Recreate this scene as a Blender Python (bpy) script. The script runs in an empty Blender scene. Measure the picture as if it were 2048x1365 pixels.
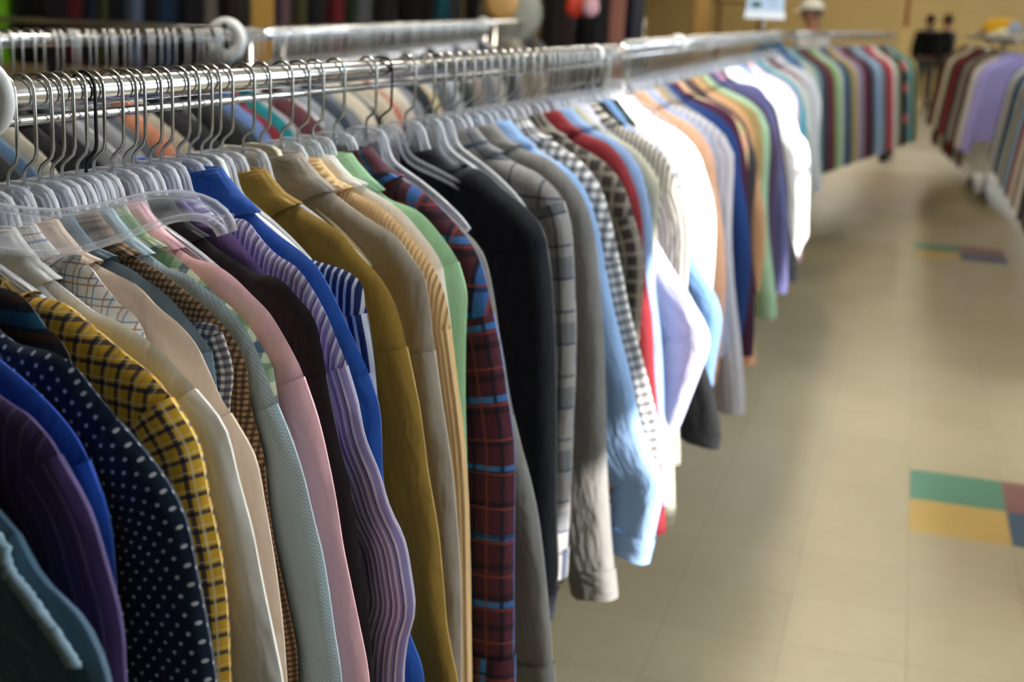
import bpy, math, random
import numpy as np
from mathutils import Vector, Matrix, noise
SC = bpy.context.scene
COL = SC.collection
rnd = random.Random(7)
R = math.radians

# ------------------------------------------------------------------ camera model (solved from the floor tiles)
F, PITCH, YAW, ROLL, H = 2633.69, 0.250834, 0.280085, 0.0468166, 1.53343
TX0, TY0, TILE = 0.151159, 4.035453, 0.3048

def ray(u, v):
    a, b = u - 1024.0, v - 682.5
    cr, sr = math.cos(ROLL), math.sin(ROLL)
    x, y = a * cr + b * sr, -a * sr + b * cr
    cp, sp = math.cos(PITCH), math.sin(PITCH)
    xr, up = x / F, -y / F
    fw, z = cp + up * sp, -sp + up * cp
    cy, sy = math.cos(YAW), math.sin(YAW)
    return Vector((xr * cy - fw * sy, xr * sy + fw * cy, z))

def at_z(u, v, z):
    d = ray(u, v)
    return d * ((z - H) / d.z) + Vector((0, 0, H))

def at_y(u, v, y):
    d = ray(u, v)
    return d * (y / d.y) + Vector((0, 0, H))

# ------------------------------------------------------------------ object helpers
def link(o, parent=None):
    COL.objects.link(o)
    if parent is not None:
        o.parent = parent
    return o

def tag(o, label, cat, group=None):
    o['label'] = label
    o['category'] = cat
    if group:
        o['group'] = group
    return o

def struct(o):
    o['kind'] = 'structure'
    return o

def thing(name, label, cat, loc=(0, 0, 0), rz=0.0, group=None):
    o = bpy.data.objects.new(name, None)
    o.empty_display_size = 0.05
    link(o)
    o.location = loc
    o.rotation_euler = (0, 0, rz)
    return tag(o, label, cat, group)

def mesh_from(name, V, Fc, mat=None, smooth=True, uv=None):
    me = bpy.data.meshes.new(name)
    me.from_pydata([tuple(map(float, p)) for p in V], [], [tuple(f) for f in Fc])
    if uv is not None:
        lay = me.uv_layers.new(name='UVMap')
        idx = np.empty(len(me.loops), dtype=np.int32)
        me.loops.foreach_get('vertex_index', idx)
        lay.data.foreach_set('uv', np.asarray(uv, dtype=np.float32)[idx].ravel())
    if mat is not None:
        me.materials.append(mat)
    if smooth:
        me.polygons.foreach_set('use_smooth', [True] * len(me.polygons))
    me.update()
    return me

def obj(name, me, parent=None, loc=None):
    o = bpy.data.objects.new(name, me)
    link(o, parent)
    if loc is not None:
        o.location = loc
    return o

class MB:
    """collects simple solids into one mesh"""
    def __init__(s):
        s.V, s.F = [], []
    def add(s, V, Fc):
        n = len(s.V)
        s.V += [tuple(p) for p in V]
        s.F += [tuple(i + n for i in f) for f in Fc]
        return s
    def box(s, c, d, rz=0.0):
        x, y, z = d[0] / 2, d[1] / 2, d[2] / 2
        ca, sa = math.cos(rz), math.sin(rz)
        V = []
        for k in (-1, 1):
            for (i, j) in ((-1, -1), (1, -1), (1, 1), (-1, 1)):
                px, py = i * x, j * y
                V.append((c[0] + px * ca - py * sa, c[1] + px * sa + py * ca, c[2] + k * z))
        return s.add(V, [(3, 2, 1, 0), (4, 5, 6, 7), (0, 1, 5, 4), (1, 2, 6, 5), (2, 3, 7, 6), (3, 0, 4, 7)])
    def tube(s, pts, r, n=8, cap=True):
        pts = [Vector(p) for p in pts]
        rs = r if isinstance(r, (list, tuple)) else [r] * len(pts)
        V, Fc = [], []
        T0 = (pts[1] - pts[0]).normalized()
        ref = Vector((0, 0, 1)) if abs(T0.z) < 0.9 else Vector((0, 1, 0))
        A = T0.cross(ref).normalized()
        for i, p in enumerate(pts):
            if i == 0: T = pts[1] - pts[0]
            elif i == len(pts) - 1: T = pts[-1] - pts[-2]
            else: T = pts[i + 1] - pts[i - 1]
            T.normalize()
            A = (A - T * A.dot(T)).normalized()
            B = T.cross(A)
            for k in range(n):
                t = 2 * math.pi * k / n
                V.append(p + (A * math.cos(t) + B * math.sin(t)) * rs[i])
        for i in range(len(pts) - 1):
            for k in range(n):
                a, b = i * n + k, i * n + (k + 1) % n
                Fc.append((a, b, b + n, a + n))
        if cap:
            Fc.append(tuple(range(n - 1, -1, -1)))
            m = (len(pts) - 1) * n
            Fc.append(tuple(range(m, m + n)))
        return s.add(V, Fc)
    def ring(s, c, axis, R1, R0, t, n=32):
        """flat washer: outer radius R1, hole R0, thickness t, rounded rim"""
        c = Vector(c); ax = Vector(axis).normalized()
        A = ax.cross(Vector((0, 0, 1))).normalized(); B = ax.cross(A)
        prof = [(R0, -t / 2), (R1 - t * .3, -t / 2), (R1, -t * .2), (R1, t * .2), (R1 - t * .3, t / 2), (R0, t / 2)]
        V, Fc = [], []
        m = len(prof)
        for k in range(n):
            th = 2 * math.pi * k / n
            d = A * math.cos(th) + B * math.sin(th)
            for (r, h) in prof:
                V.append(c + d * r + ax * h)
        for k in range(n):
            for j in range(m):
                a = k * m + j; b = k * m + (j + 1) % m
                a2 = ((k + 1) % n) * m + j; b2 = ((k + 1) % n) * m + (j + 1) % m
                Fc.append((a, a2, b2, b))
        return s.add(V, Fc)
    def build(s, name, mat, parent=None, smooth=False):
        return obj(name, mesh_from(name, s.V, s.F, mat, smooth), parent)

# ------------------------------------------------------------------ materials
def lin(c):
    if isinstance(c, str):
        c = tuple(int(c[i:i + 2], 16) / 255 for i in (0, 2, 4))
    return tuple(x / 12.92 if x <= .04045 else ((x + .055) / 1.055) ** 2.4 for x in c)

class NT:
    def __init__(s, name):
        s.m = bpy.data.materials.new(name)
        s.m.use_nodes = True
        s.t = s.m.node_tree
        s.t.nodes.clear()
        s.out = s.n('ShaderNodeOutputMaterial')
        s.b = s.n('ShaderNodeBsdfPrincipled')
        s.t.links.new(s.b.outputs[0], s.out.inputs[0])
    def n(s, typ, **kw):
        x = s.t.nodes.new(typ)
        for k, v in kw.items():
            setattr(x, k, v)
        return x
    def l(s, a, b):
        s.t.links.new(a, b)
    def put(s, inp, val):
        if hasattr(val, 'is_linked') or hasattr(val, 'links'):
            s.l(val, inp)
        else:
            inp.default_value = val
    def math(s, op, a, b=None, c=None):
        x = s.n('ShaderNodeMath', operation=op)
        s.put(x.inputs[0], a)
        if b is not None: s.put(x.inputs[1], b)
        if c is not None: s.put(x.inputs[2], c)
        return x.outputs[0]
    def mix(s, fac, a, b):
        x = s.n('ShaderNodeMix', data_type='RGBA')
        s.put(x.inputs[0], fac)
        s.put(x.inputs[6], a if not isinstance(a, tuple) else (*a, 1))
        s.put(x.inputs[7], b if not isinstance(b, tuple) else (*b, 1))
        return x.outputs[2]
    def noise(s, vec, scale, detail=2, rough=.5):
        x = s.n('ShaderNodeTexNoise')
        x.inputs['Scale'].default_value = scale
        x.inputs['Detail'].default_value = detail
        x.inputs['Roughness'].default_value = rough
        if vec is not None: s.l(vec, x.inputs['Vector'])
        return x.outputs[0]
    def bump(s, h, strength, dist=.002):
        x = s.n('ShaderNodeBump')
        x.inputs['Strength'].default_value = strength
        x.inputs['Distance'].default_value = dist
        s.l(h, x.inputs['Height'])
        s.l(x.outputs[0], s.b.inputs['Normal'])

def plain(name, col, rough=.5, metal=0., **kw):
    s = NT(name)
    s.b.inputs['Base Color'].default_value = (*lin(col), 1)
    s.b.inputs['Roughness'].default_value = rough
    s.b.inputs['Metallic'].default_value = metal
    for k, v in kw.items():
        s.b.inputs[k].default_value = v
    return s.m

_fab = {}
def fabric(col, layers=(), rough=.85, weave=0.35, rib=None, key=None):
    """woven cloth: base colour + stripe / dot layers in cloth metres (UV), soft weave and wrinkles
    layer ('s', angle_deg, period_m, offset, width_fraction, colour, alpha)  or  ('d', period_m, radius_m, colour)"""
    k = (col, tuple(layers), rough, rib)
    if k in _fab: return _fab[k]
    s = NT('fabric')
    uvn = s.n('ShaderNodeUVMap').outputs[0]
    sep = s.n('ShaderNodeSeparateXYZ'); s.l(uvn, sep.inputs[0])
    X, Y = sep.outputs[0], sep.outputs[1]
    big = s.noise(uvn, 14, 3)
    base = lin(col)
    c = s.mix(s.math('MULTIPLY', big, .35), tuple(min(1, x * 1.05) for x in base), tuple(x * .86 for x in base))
    for L in layers:
        if L[0] == 's':
            _, ang, per, off, wid, lc, al = L
            t = s.math('ADD', s.math('MULTIPLY', X, math.cos(R(ang)) / per), s.math('MULTIPLY', Y, math.sin(R(ang)) / per))
            t = s.math('FRACT', s.math('ADD', t, 100.0 + off))
            m = s.math('MULTIPLY', s.math('LESS_THAN', t, wid), al)
            c = s.mix(m, c, lin(lc))
        else:
            _, per, rad, lc = L
            ms = None
            for o in (0.0, .5):
                fx = s.math('SUBTRACT', s.math('FRACT', s.math('ADD', s.math('DIVIDE', X, per), 50 + o)), .5)
                fy = s.math('SUBTRACT', s.math('FRACT', s.math('ADD', s.math('DIVIDE', Y, per), 50 + o)), .5)
                d2 = s.math('ADD', s.math('MULTIPLY', fx, fx), s.math('MULTIPLY', fy, fy))
                m = s.math('LESS_THAN', d2, (rad / per) ** 2)
                ms = m if ms is None else s.math('MAXIMUM', ms, m)
            c = s.mix(ms, c, lin(lc))
    s.put(s.b.inputs['Base Color'], c)
    s.b.inputs['Roughness'].default_value = rough
    s.b.inputs['Specular IOR Level'].default_value = .25
    s.b.inputs['Sheen Weight'].default_value = .12
    s.b.inputs['Sheen Roughness'].default_value = .5
    mp = s.n('ShaderNodeMapping'); mp.inputs['Scale'].default_value = (1.0, .35, 1)
    s.l(uvn, mp.inputs['Vector'])
    wr = s.noise(mp.outputs[0], 26, 3, .55)
    h = wr
    if rib:
        t = s.math('SINE', s.math('MULTIPLY', X if rib > 0 else Y, 2 * math.pi / abs(rib)))
        h = s.math('ADD', s.math('MULTIPLY', t, .12), wr)
    s.bump(h, .6, .02)
    _fab[k] = s.m
    return s.m

M = {}
def init_mats():
    M['chrome'] = plain('polished_chrome', 'd8d8d8', .16, 1.0)
    M['steel'] = plain('hook_steel', 'c4c4c0', .25, 1.0)
    M['dark_wire'] = plain('dark_hook_wire', '3a3a3a', .35, 1.0)
    M['white_plastic'] = plain('white_plastic', 'e6e6e2', .35)
    M['ivory'] = plain('ivory_plastic', 'e9dfbf', .35)
    M['black_metal'] = plain('black_metal', '15131c', .5)
    M['rubber'] = plain('black_rubber', '111111', .7)
    s = NT('clear_plastic')
    s.b.inputs['Base Color'].default_value = (.93, .94, .97, 1)
    s.b.inputs['Roughness'].default_value = .12
    s.b.inputs['Specular IOR Level'].default_value = .9
    tr = s.n('ShaderNodeBsdfTransparent'); tr.inputs[0].default_value = (.97, .98, 1, 1)
    lw = s.n('ShaderNodeLayerWeight'); lw.inputs['Blend'].default_value = .35
    fac = s.math('ADD', s.math('MULTIPLY', lw.outputs['Facing'], .5), .22)
    mx = s.n('ShaderNodeMixShader')
    s.l(fac, mx.inputs[0]); s.l(tr.outputs[0], mx.inputs[1]); s.l(s.b.outputs[0], mx.inputs[2])
    s.l(mx.outputs[0], s.out.inputs[0])
    M['clear'] = s.m
    s = NT('clear_plastic_web')
    s.b.inputs['Base Color'].default_value = (.93, .94, .97, 1)
    s.b.inputs['Roughness'].default_value = .12
    s.b.inputs['Specular IOR Level'].default_value = .9
    tr = s.n('ShaderNodeBsdfTransparent'); tr.inputs[0].default_value = (.97, .98, 1, 1)
    lw = s.n('ShaderNodeLayerWeight'); lw.inputs['Blend'].default_value = .35
    fac = s.math('ADD', s.math('MULTIPLY', lw.outputs['Facing'], .5), .07)
    mx = s.n('ShaderNodeMixShader')
    s.l(fac, mx.inputs[0]); s.l(tr.outputs[0], mx.inputs[1]); s.l(s.b.outputs[0], mx.inputs[2])
    s.l(mx.outputs[0], s.out.inputs[0])
    M['clear_web'] = s.m
    s = NT('button')
    s.b.inputs['Base Color'].default_value = (.7, .68, .62, 1)
    s.b.inputs['Roughness'].default_value = .3
    M['button'] = s.m
init_mats()

# ------------------------------------------------------------------ garments
def smooth_path(P, n):
    """Catmull-Rom through P, resampled to n points evenly by arc length"""
    P = [np.array(p, float) for p in P]
    Q = [2 * P[0] - P[1]] + P + [2 * P[-1] - P[-2]]
    out = []
    for i in range(1, len(Q) - 2):
        p0, p1, p2, p3 = Q[i - 1], Q[i], Q[i + 1], Q[i + 2]
        for t in np.linspace(0, 1, 12, endpoint=False):
            out.append(.5 * (2 * p1 + (p2 - p0) * t + (2 * p0 - 5 * p1 + 4 * p2 - p3) * t * t + (3 * p1 - p0 - 3 * p2 + p3) * t ** 3))
    out.append(P[-1])
    out = np.array(out)
    d = np.r_[0, np.cumsum(np.linalg.norm(np.diff(out, axis=0), axis=1))]
    s = np.linspace(0, d[-1], n)
    return np.c_[np.interp(s, d, out[:, 0]), np.interp(s, d, out[:, 1])], d[-1]

def dist_to(P, C):
    """distance of points P (n,2) to polyline C (m,2)"""
    A, B = C[:-1], C[1:]
    AB = B - A
    L = (AB ** 2).sum(1) + 1e-12
    t = np.clip(((P[:, None, :] - A[None]) * AB[None]).sum(2) / L, 0, 1)
    Q = A[None] + t[..., None] * AB[None]
    return np.sqrt(((P[:, None, :] - Q) ** 2).sum(2)).min(1)

def folds(u, z, seed, amp, top):
    out = np.empty(len(u))
    for i in range(len(u)):
        g = min(1.0, max(0.0, (top - z[i]) / .25))
        a = noise.noise((u[i] * 13 + seed * .12, z[i] * 2.6, seed * .15))
        b = noise.noise((u[i] * 24 + seed * 2, z[i] * 6, seed))
        out[i] = amp * (a * (0.3 + .9 * g) + .22 * b)
    return out

def sheet(O, I, K, T, Rr, edges, seed, amp, top, zo, uvfun, mirror=1, v0=0.0):
    """closed flat tube between outer curve O and inner curve I (n,2): two layers meeting on `edges`"""
    n = len(O)
    ks = np.linspace(0, 1, K) ** 1.5
    G = O[:, None, :] * (1 - ks)[None, :, None] + I[:, None, :] * ks[None, :, None]
    P = G.reshape(-1, 2)
    d = np.minimum.reduce([dist_to(P, e) for e in edges])
    q = np.clip(d / Rr, 0, 1)
    w = T * np.sqrt(np.maximum(0, 1 - (1 - q) ** 2))
    f = folds(P[:, 0], P[:, 1], seed, amp, top)
    f2 = folds(P[:, 0], P[:, 1], seed + 31, amp * .5, top) * q
    front = v0 - w + f + f2 * .5
    back = v0 + w + f - f2 * .5
    N = n * K
    V = np.concatenate([np.c_[P[:, 0] * mirror, front, P[:, 1] - zo], np.c_[P[:, 0] * mirror, back, P[:, 1] - zo]])
    UV = uvfun(P, n, K)
    UV = np.concatenate([UV, UV + np.array([.013, .4])])
    Fc = []
    for i in range(n - 1):
        for k in range(K - 1):
            a, b, c, e = i * K + k, i * K + k + 1, (i + 1) * K + k + 1, (i + 1) * K + k
            if mirror > 0:
                Fc.append((a, b, c, e)); Fc.append((N + e, N + c, N + b, N + a))
            else:
                Fc.append((e, c, b, a)); Fc.append((N + a, N + b, N + c, N + e))
    return V, Fc, UV

Z0 = 1.30
GENERIC = [(.15, 1.255), (.205, 1.23), (.25, 1.19), (.275, 1.14), (.29, 1.05), (.305, .93), (.32, .8), (.335, .66), (.345, .54), (.345, .50)]

def garment(name, label, cat, O, ang, mat, contour=None, thick=.02, hi=True, collar='shirt', sleeve='long', zo=None,
            seed=0., dz=0., amp=.0055, group=None, hem=.56, collar_mat=None, cuff_mat=None, parts=True, wide=1.0, nt=None):
    """one shirt on its hanger: body, two sleeves, cuffs, collar; O = point on the rail, ang = swing about the vertical"""
    base = .5
    root = thing(name, label, cat, (O[0], O[1], base), -ang, group)
    C = [tuple(p) for p in (contour or [(u * wide, z + dz) for (u, z) in GENERIC])]
    start = [(.062, Z0 + dz + .012), (.085, Z0 + dz - .004)]
    if C[0][0] < .1: C = C[1:] if len(C) > 4 else C
    cc = [p for p in start if p[0] < C[0][0] - .012] + C
    n = 64 if hi else 26
    path, L = smooth_path(cc, 160)
    us = path[:, 0]
    # shoulder seam
    si = None
    umax = us.max()
    for i in range(len(path)):
        if us[i] > min(.29, umax * .84): si = i; break
    Ps = path[si]
    nrm = Vector((path[si + 1][0] - path[si][0], path[si + 1][1] - path[si][1])).normalized()
    # body
    side = [(Ps[0] - .004, Ps[1] - .03), (Ps[0] - .028, Ps[1] - .16), (Ps[0] - .025, (Ps[1] - .16 + hem) / 2), (Ps[0] - .02, hem)]
    top = path[:si + 1]
    tp = [tuple(p) for p in top[:-3:max(1, len(top) // 9)]] + [tuple(top[-2]), tuple(Ps)]
    c1, l1 = smooth_path(tp, 60); c2, l2 = smooth_path([tuple(Ps)] + side, 60)
    n_1 = max(6, int(n * .45))
    c1 = c1[np.linspace(0, 59, n_1).astype(int)]; c2 = c2[np.linspace(1, 59, n - n_1).astype(int)]
    body_c = np.concatenate([c1, c2])
    zz = np.linspace(0, 1, n)
    spine = np.c_[np.zeros(n), (Z0 + dz - .012) * (1 - zz) + hem * zz]
    K = 13 if hi else 6
    T = thick * .5
    Rr = min(.028, T * 2.2)
    def uvb(sgn):
        return lambda P, nn, kk: np.c_[P[:, 0] * sgn + seed * .17, P[:, 1]]
    V1, F1, U1 = sheet(body_c, spine, K, T, Rr, [body_c], seed, amp, 1.2, base, uvb(1), 1)
    V2, F2, U2 = sheet(body_c, spine, K, T, Rr, [body_c], seed, amp, 1.2, base, uvb(-1), -1)
    n1 = len(V1)
    me = mesh_from('body', np.concatenate([V1, V2]), F1 + [tuple(i + n1 for i in f) for f in F2], mat, True, np.concatenate([U1, U2]))
    obj('body', me, root)
    # sleeves
    if sleeve != 'none':
        out = path[si:]
        if sleeve == 'short':
            keep = np.cumsum(np.r_[0, np.linalg.norm(np.diff(out, axis=0), axis=1)]) < .24
            out = out[keep]
        m = 44 if hi else 16
        so, sl = smooth_path([tuple(p) for p in out[::max(1, len(out) // 14)]] + ([tuple(out[-1])] if (len(out) - 1) % max(1, len(out) // 14) else []), m)
        tan = np.gradient(so, axis=0); tan /= np.linalg.norm(tan, axis=1)[:, None] + 1e-9
        for _ in range(6):
            tan[1:-1] = (tan[:-2] + tan[1:-1] + tan[2:]) / 3
        nin = np.c_[tan[:, 1], -tan[:, 0]]
        tt = np.linspace(0, 1, m)
        wd = .15 * (1 - tt) + .095 * tt
        wd *= np.clip(.55 + tt * 3, 0, 1) ** .6
        si_ = so + nin * wd[:, None]
        Ks = 9 if hi else 4
        Ts = T * 1.02 + .0007
        def uvs(P, nn, kk):
            ii = np.repeat(np.linspace(0, sl, nn), kk)
            jj = np.tile(np.linspace(0, 1, kk) ** 1.5, nn) * np.repeat(wd, kk)
            return np.c_[-jj + seed * .31, -ii + seed * .11]
        ncut = m
        cuff = sleeve == 'long' and parts
        for sgn in ((1, -1) if True else (1,)):
            V, Fc, U = sheet(so, si_, Ks, Ts, Rr, [so, si_], seed, amp, 1.2, base, uvs, sgn, -.0008)
            obj('sleeve', mesh_from('sleeve', V, Fc, mat, True, U), root)
            if cuff and hi and sgn > 0:
                cut = max(2, int(m * .07))
                co = so[-cut - 1:] ; ci = si_[-cut - 1:]
                dirn = (co[-1] - co[0]); dirn /= np.linalg.norm(dirn) + 1e-9
                pad = nin[-1] * .003
                co2 = np.array([co[0] - pad, co[len(co) // 2] - pad, co[-1] - pad + dirn * .012])
                ci2 = np.array([ci[0] + pad, ci[len(ci) // 2] + pad, ci[-1] + pad + dirn * .012])
                sh = np.r_[[[.0, .0]]]
                Vc, Fcc, Uc = sheet(co2, ci2, 7, Ts * 1.12 + .001, Rr, [co2, ci2], seed, amp, 1.2, base,
                                    lambda P, nn, kk: np.c_[P[:, 1], P[:, 0]], sgn, -.0008)
                obj('cuff', mesh_from('cuff', Vc, Fcc, cuff_mat or mat, True, Uc), root)
    # collar
    if collar != 'none':
        zc = Z0 + dz
        tv = max(.007, min(.020, thick * .55))
        nth = 40 if hi else 18
        # profile across: inner bottom, inner top, fold, outer ... outer lower edge
        rows = []
        if collar == 'shirt':
            rows = [(.060, .75, -.012, 0), (.060, .8, .012, 0), (.063, .95, .024, 0), (.068, 1.08, .024, 0), (.076, 1.25, .014, .15), (.098, 1.55, -.010, .5), (.126, 1.8, -.034, 1.0), (.125, 1.72, -.0355, 1.02), (.100, 1.4, -.012, .6)]
        elif collar == 'band':
            rows = [(.064, .8, -.014, 0), (.064, .9, .010, 0), (.067, 1.02, .012, 0), (.072, 1.15, .004, .4), (.076, 1.3, -.012, .8)]
        V, UV = [], []
        for (ru, rv, dzr, fol) in rows:
            for k in range(nth):
                th = 2 * math.pi * k / nth
                cu, sv = math.cos(th), math.sin(th)
                u = ru * math.copysign(abs(cu) ** .8, cu)
                v = tv * rv * math.copysign(abs(sv) ** .8, sv)
                z = zc + dzr
                fz = np.interp(abs(u), path[:si + 1, 0], path[:si + 1, 1]) + .006
                if fol:
                    edge = abs(cu) ** 2
                    z = z * (1 - fol * edge) + (fz + (1 - fol) * .012) * fol * edge
                    z -= (1 - edge) * fol * (.014 + (.02 * max(0, -sv)))
                z -= .012 * (1 - abs(cu)) * (1 if sv < 0 else .2) * (1 - fol)
                V.append((u, v, z - base)); UV.append((rows.index((ru, rv, dzr, fol)) * .013, th * .075))
        Fc = []
        for r_ in range(len(rows) - 1):
            for k in range(nth):
                a, b = r_ * nth + k, r_ * nth + (k + 1) % nth
                Fc.append((a, b, b + nth, a + nth))
        obj('collar', mesh_from('collar', V, Fc, collar_mat or mat, True, UV), root)
    return root

# ------------------------------------------------------------------ hangers
def hook_mesh():
    p = []
    r = .0192
    for k in range(13):
        t = math.pi * (1.22 - 1.22 * k / 12)
        p.append((r * math.cos(t), 0, r * math.sin(t) + .0015))
    p += [(.0192, 0, -.02), (.0190, 0, -.056), (.0165, 0, -.064), (.004, 0, -.074), (.0005, 0, -.080), (0, 0, -.108)]
    mb = MB().tube(p, .0022, 6)
    return mesh_from('hook', mb.V, mb.F, M['steel'], True)

def ibeam(path2, hts, fl=.0095, web=.0022):
    # faces 2 and 8 of every ring are the thin web
    """moulded I-section arm along a curve in the hanger plane"""
    P = [np.array(p, float) for p in path2]
    V, Fc = [], []
    for i, p in enumerate(P):
        a = P[max(0, i - 1)]; b = P[min(len(P) - 1, i + 1)]
        t = (b - a) / np.linalg.norm(b - a)
        nn = np.array([-t[1], t[0]])
        h = hts[i] / 2; e = .0062 if fl > .011 else .0030
        for (s, w) in ((h, fl / 2), (h - e, fl / 2), (h - e - .0006, web / 2), (-h + e + .0006, web / 2), (-h + e, fl / 2), (-h, fl / 2)):
            q = p + nn * s; V.append((q[0], w, q[1]))
        for (s, w) in ((-h, -fl / 2), (-h + e, -fl / 2), (-h + e + .0006, -web / 2), (h - e - .0006, -web / 2), (h - e, -fl / 2), (h, -fl / 2)):
            q = p + nn * s; V.append((q[0], w, q[1]))
    m = 12
    for i in range(len(P) - 1):
        for k in range(m):
            a, b = i * m + k, i * m + (k + 1) % m
            Fc.append((a, b, b + m, a + m))
    Fc.append(tuple(range(m - 1, -1, -1))); Fc.append(tuple(range((len(P) - 1) * m, len(P) * m)))
    return V, Fc

def hanger_body_mesh(mat, droop=.075, flat=False):
    mb = MB()
    webm = M['clear_web'] if mat is M['clear'] else mat
    # one continuous arm from tip to tip passing through the raised neck
    if flat:
        half = [(0, -.112), (.02, -.116), (.05, -.128), (.085, -.134), (.12, -.130), (.15, -.123), (.175, -.119), (.195, -.121), (.210, -.128), (.219, -.140), (.222, -.152)]
        ht = [.040, .044, .047, .047, .045, .042, .039, .035, .029, .022, .015]
    else:
        half = [(0, -.095), (.020, -.095), (.030, -.099), (.036, -.110), (.040, -.125), (.050, -.142), (.07, -.154), (.11, -.172), (.15, -.194), (.185, -.217), (.203, -.232)]
        ht = [.011, .012, .014, .016, .016, .015, .014, .014, .013, .012, .009]
    sm = []
    h = []
    P, L = smooth_path(half, 26)
    d = np.linspace(0, 1, 26)
    hh = np.interp(d, np.linspace(0, 1, len(ht)), ht)
    full = [(-p[0], p[1]) for p in P[:0:-1]] + [tuple(p) for p in P]
    hts = list(hh[:0:-1]) + list(hh)
    mb.add(*ibeam(full, hts, *((.013, .002) if flat else (.0095, .0022))))
    mb.tube([(0, 0, -.090), (0, 0, -.108 if not flat else -.125)], .0052, 10)
    if not flat: mb.box((0, 0, -.128), (.070, .0022, .060))
    me = mesh_from('arm', mb.V, mb.F, mat, True)
    me.materials.append(webm)
    nseg = (len(full) - 1) * 12
    for i in range(nseg):
        if i % 12 in (2, 8): me.polygons[i].material_index = 1
    if not flat:
        for i in range(len(mb.F) - 6, len(mb.F)): me.polygons[i].material_index = 1
    return me

HOOK = hook_mesh()
HOOK_DARK = HOOK.copy(); HOOK_DARK.materials.clear(); HOOK_DARK.materials.append(M['dark_wire'])
ARM_CLEAR = hanger_body_mesh(M['clear'])
ARM_WHITE = hanger_body_mesh(M['white_plastic'])
ARM_IVORY = hanger_body_mesh(M['ivory'])
ARM_FLAT = hanger_body_mesh(M['clear'], flat=True)
for m_ in (ARM_FLAT,):
    pass

def hanger(label, O, ang, arm=None, group=None, dz=0., tilt=0., name='clothes_hanger', hook=None):
    r = thing(name, label, 'hanger', (O[0], O[1], O[2] + dz), -ang, group)
    r.rotation_euler = (0, tilt, -ang)
    obj('hook', hook or HOOK, r)
    obj('arm', arm or ARM_CLEAR, r)
    return r

# ------------------------------------------------------------------ the setting
def floor_mat():
    s = NT('vinyl_tile')
    tc = s.n('ShaderNodeTexCoord').outputs['Object']
    sep = s.n('ShaderNodeSeparateXYZ'); s.l(tc, sep.inputs[0])
    gx = s.math('DIVIDE', s.math('SUBTRACT', sep.outputs[0], TX0), TILE)
    gy = s.math('DIVIDE', s.math('SUBTRACT', sep.outputs[1], TY0), TILE)
    ix, iy = s.math('FLOOR', gx), s.math('FLOOR', gy)
    fx, fy = s.math('FRACT', s.math('ADD', gx, 100)), s.math('FRACT', s.math('ADD', gy, 100))
    cmb = s.n('ShaderNodeCombineXYZ'); s.l(ix, cmb.inputs[0]); s.l(iy, cmb.inputs[1])
    wn = s.n('ShaderNodeTexWhiteNoise'); s.l(cmb.outputs[0], wn.inputs[0])
    n1 = s.noise(tc, 2.2, 4); n2 = s.noise(tc, 45, 3)
    c = s.mix(wn.outputs[0], lin('a99c7c'), lin('a09373'))
    c = s.mix(s.math('MULTIPLY', n1, .5), c, lin('8d816a'))
    c = s.mix(s.math('MULTIPLY', n2, .25), c, lin('b8ac8e'))
    def cell(i, j, jn, col, c):
        m = s.math('MULTIPLY', s.math('COMPARE', ix, i, .1), s.math('COMPARE', iy, j, .1))
        return s.mix(m, c, lin(col))
    for j0 in (0, 17):
        c = cell(0, j0 + 1, 0, '4f7d66', c); c = cell(0, j0, 0, 'b39350', c)
        c = cell(1, j0 + 1, 0, '7a534c', c); c = cell(1, j0, 0, '384e60', c)
    bandm = s.math('MULTIPLY', s.math('GREATER_THAN', iy, 33.5), s.math('LESS_THAN', iy, 42.5))
    c = s.mix(s.math('MULTIPLY', bandm, .75), c, lin('cbc3ae'))
    ex = s.math('MINIMUM', fx, s.math('SUBTRACT', 1.0, fx)); ey = s.math('MINIMUM', fy, s.math('SUBTRACT', 1.0, fy))
    seam = s.math('LESS_THAN', s.math('MINIMUM', ex, ey), .008)
    brk = s.noise(tc, 5, 2)
    c = s.mix(s.math('MULTIPLY', seam, s.math('MULTIPLY', brk, .8)), c, lin('7d7054'))
    sp = s.noise(tc, 8, 4, .7)
    c = s.mix(s.math('MULTIPLY', s.math('SUBTRACT', sp, .45), .5), c, lin('7a6c50'))
    s.put(s.b.inputs['Base Color'], c)
    s.b.inputs['Roughness'].default_value = .3
    rr = s.math('ADD', s.math('MULTIPLY', n1, .16), .26)
    s.put(s.b.inputs['Roughness'], rr)
    s.b.inputs['Specular IOR Level'].default_value = .75
    s.bump(n2, .03, .002)
    return s.m

def slat_mat():
    s = NT('slatwall')
    tc = s.n('ShaderNodeTexCoord').outputs['Object']
    sep = s.n('ShaderNodeSeparateXYZ'); s.l(tc, sep.inputs[0])
    f = s.math('FRACT', s.math('MULTIPLY', sep.outputs[2], 6.2))
    g = s.math('LESS_THAN', f, .12)
    n = s.noise(tc, 1.3, 3)
    c = s.mix(n, lin('cdb67e'), lin('c0a66c'))
    c = s.mix(s.math('MULTIPLY', g, .7), c, lin('8a7448'))
    s.put(s.b.inputs['Base Color'], c)
    s.b.inputs['Roughness'].default_value = .55
    return s.m

def paint(name, col, rough=.7):
    s = NT(name)
    tc = s.n('ShaderNodeTexCoord').outputs['Object']
    n = s.noise(tc, 3, 4)
    c = s.mix(n, lin(col), tuple(x * .85 for x in lin(col)))
    s.put(s.b.inputs['Base Color'], c)
    s.b.inputs['Roughness'].default_value = rough
    s.bump(s.noise(tc, 160, 2), .05, .002)
    return s.m

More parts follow.
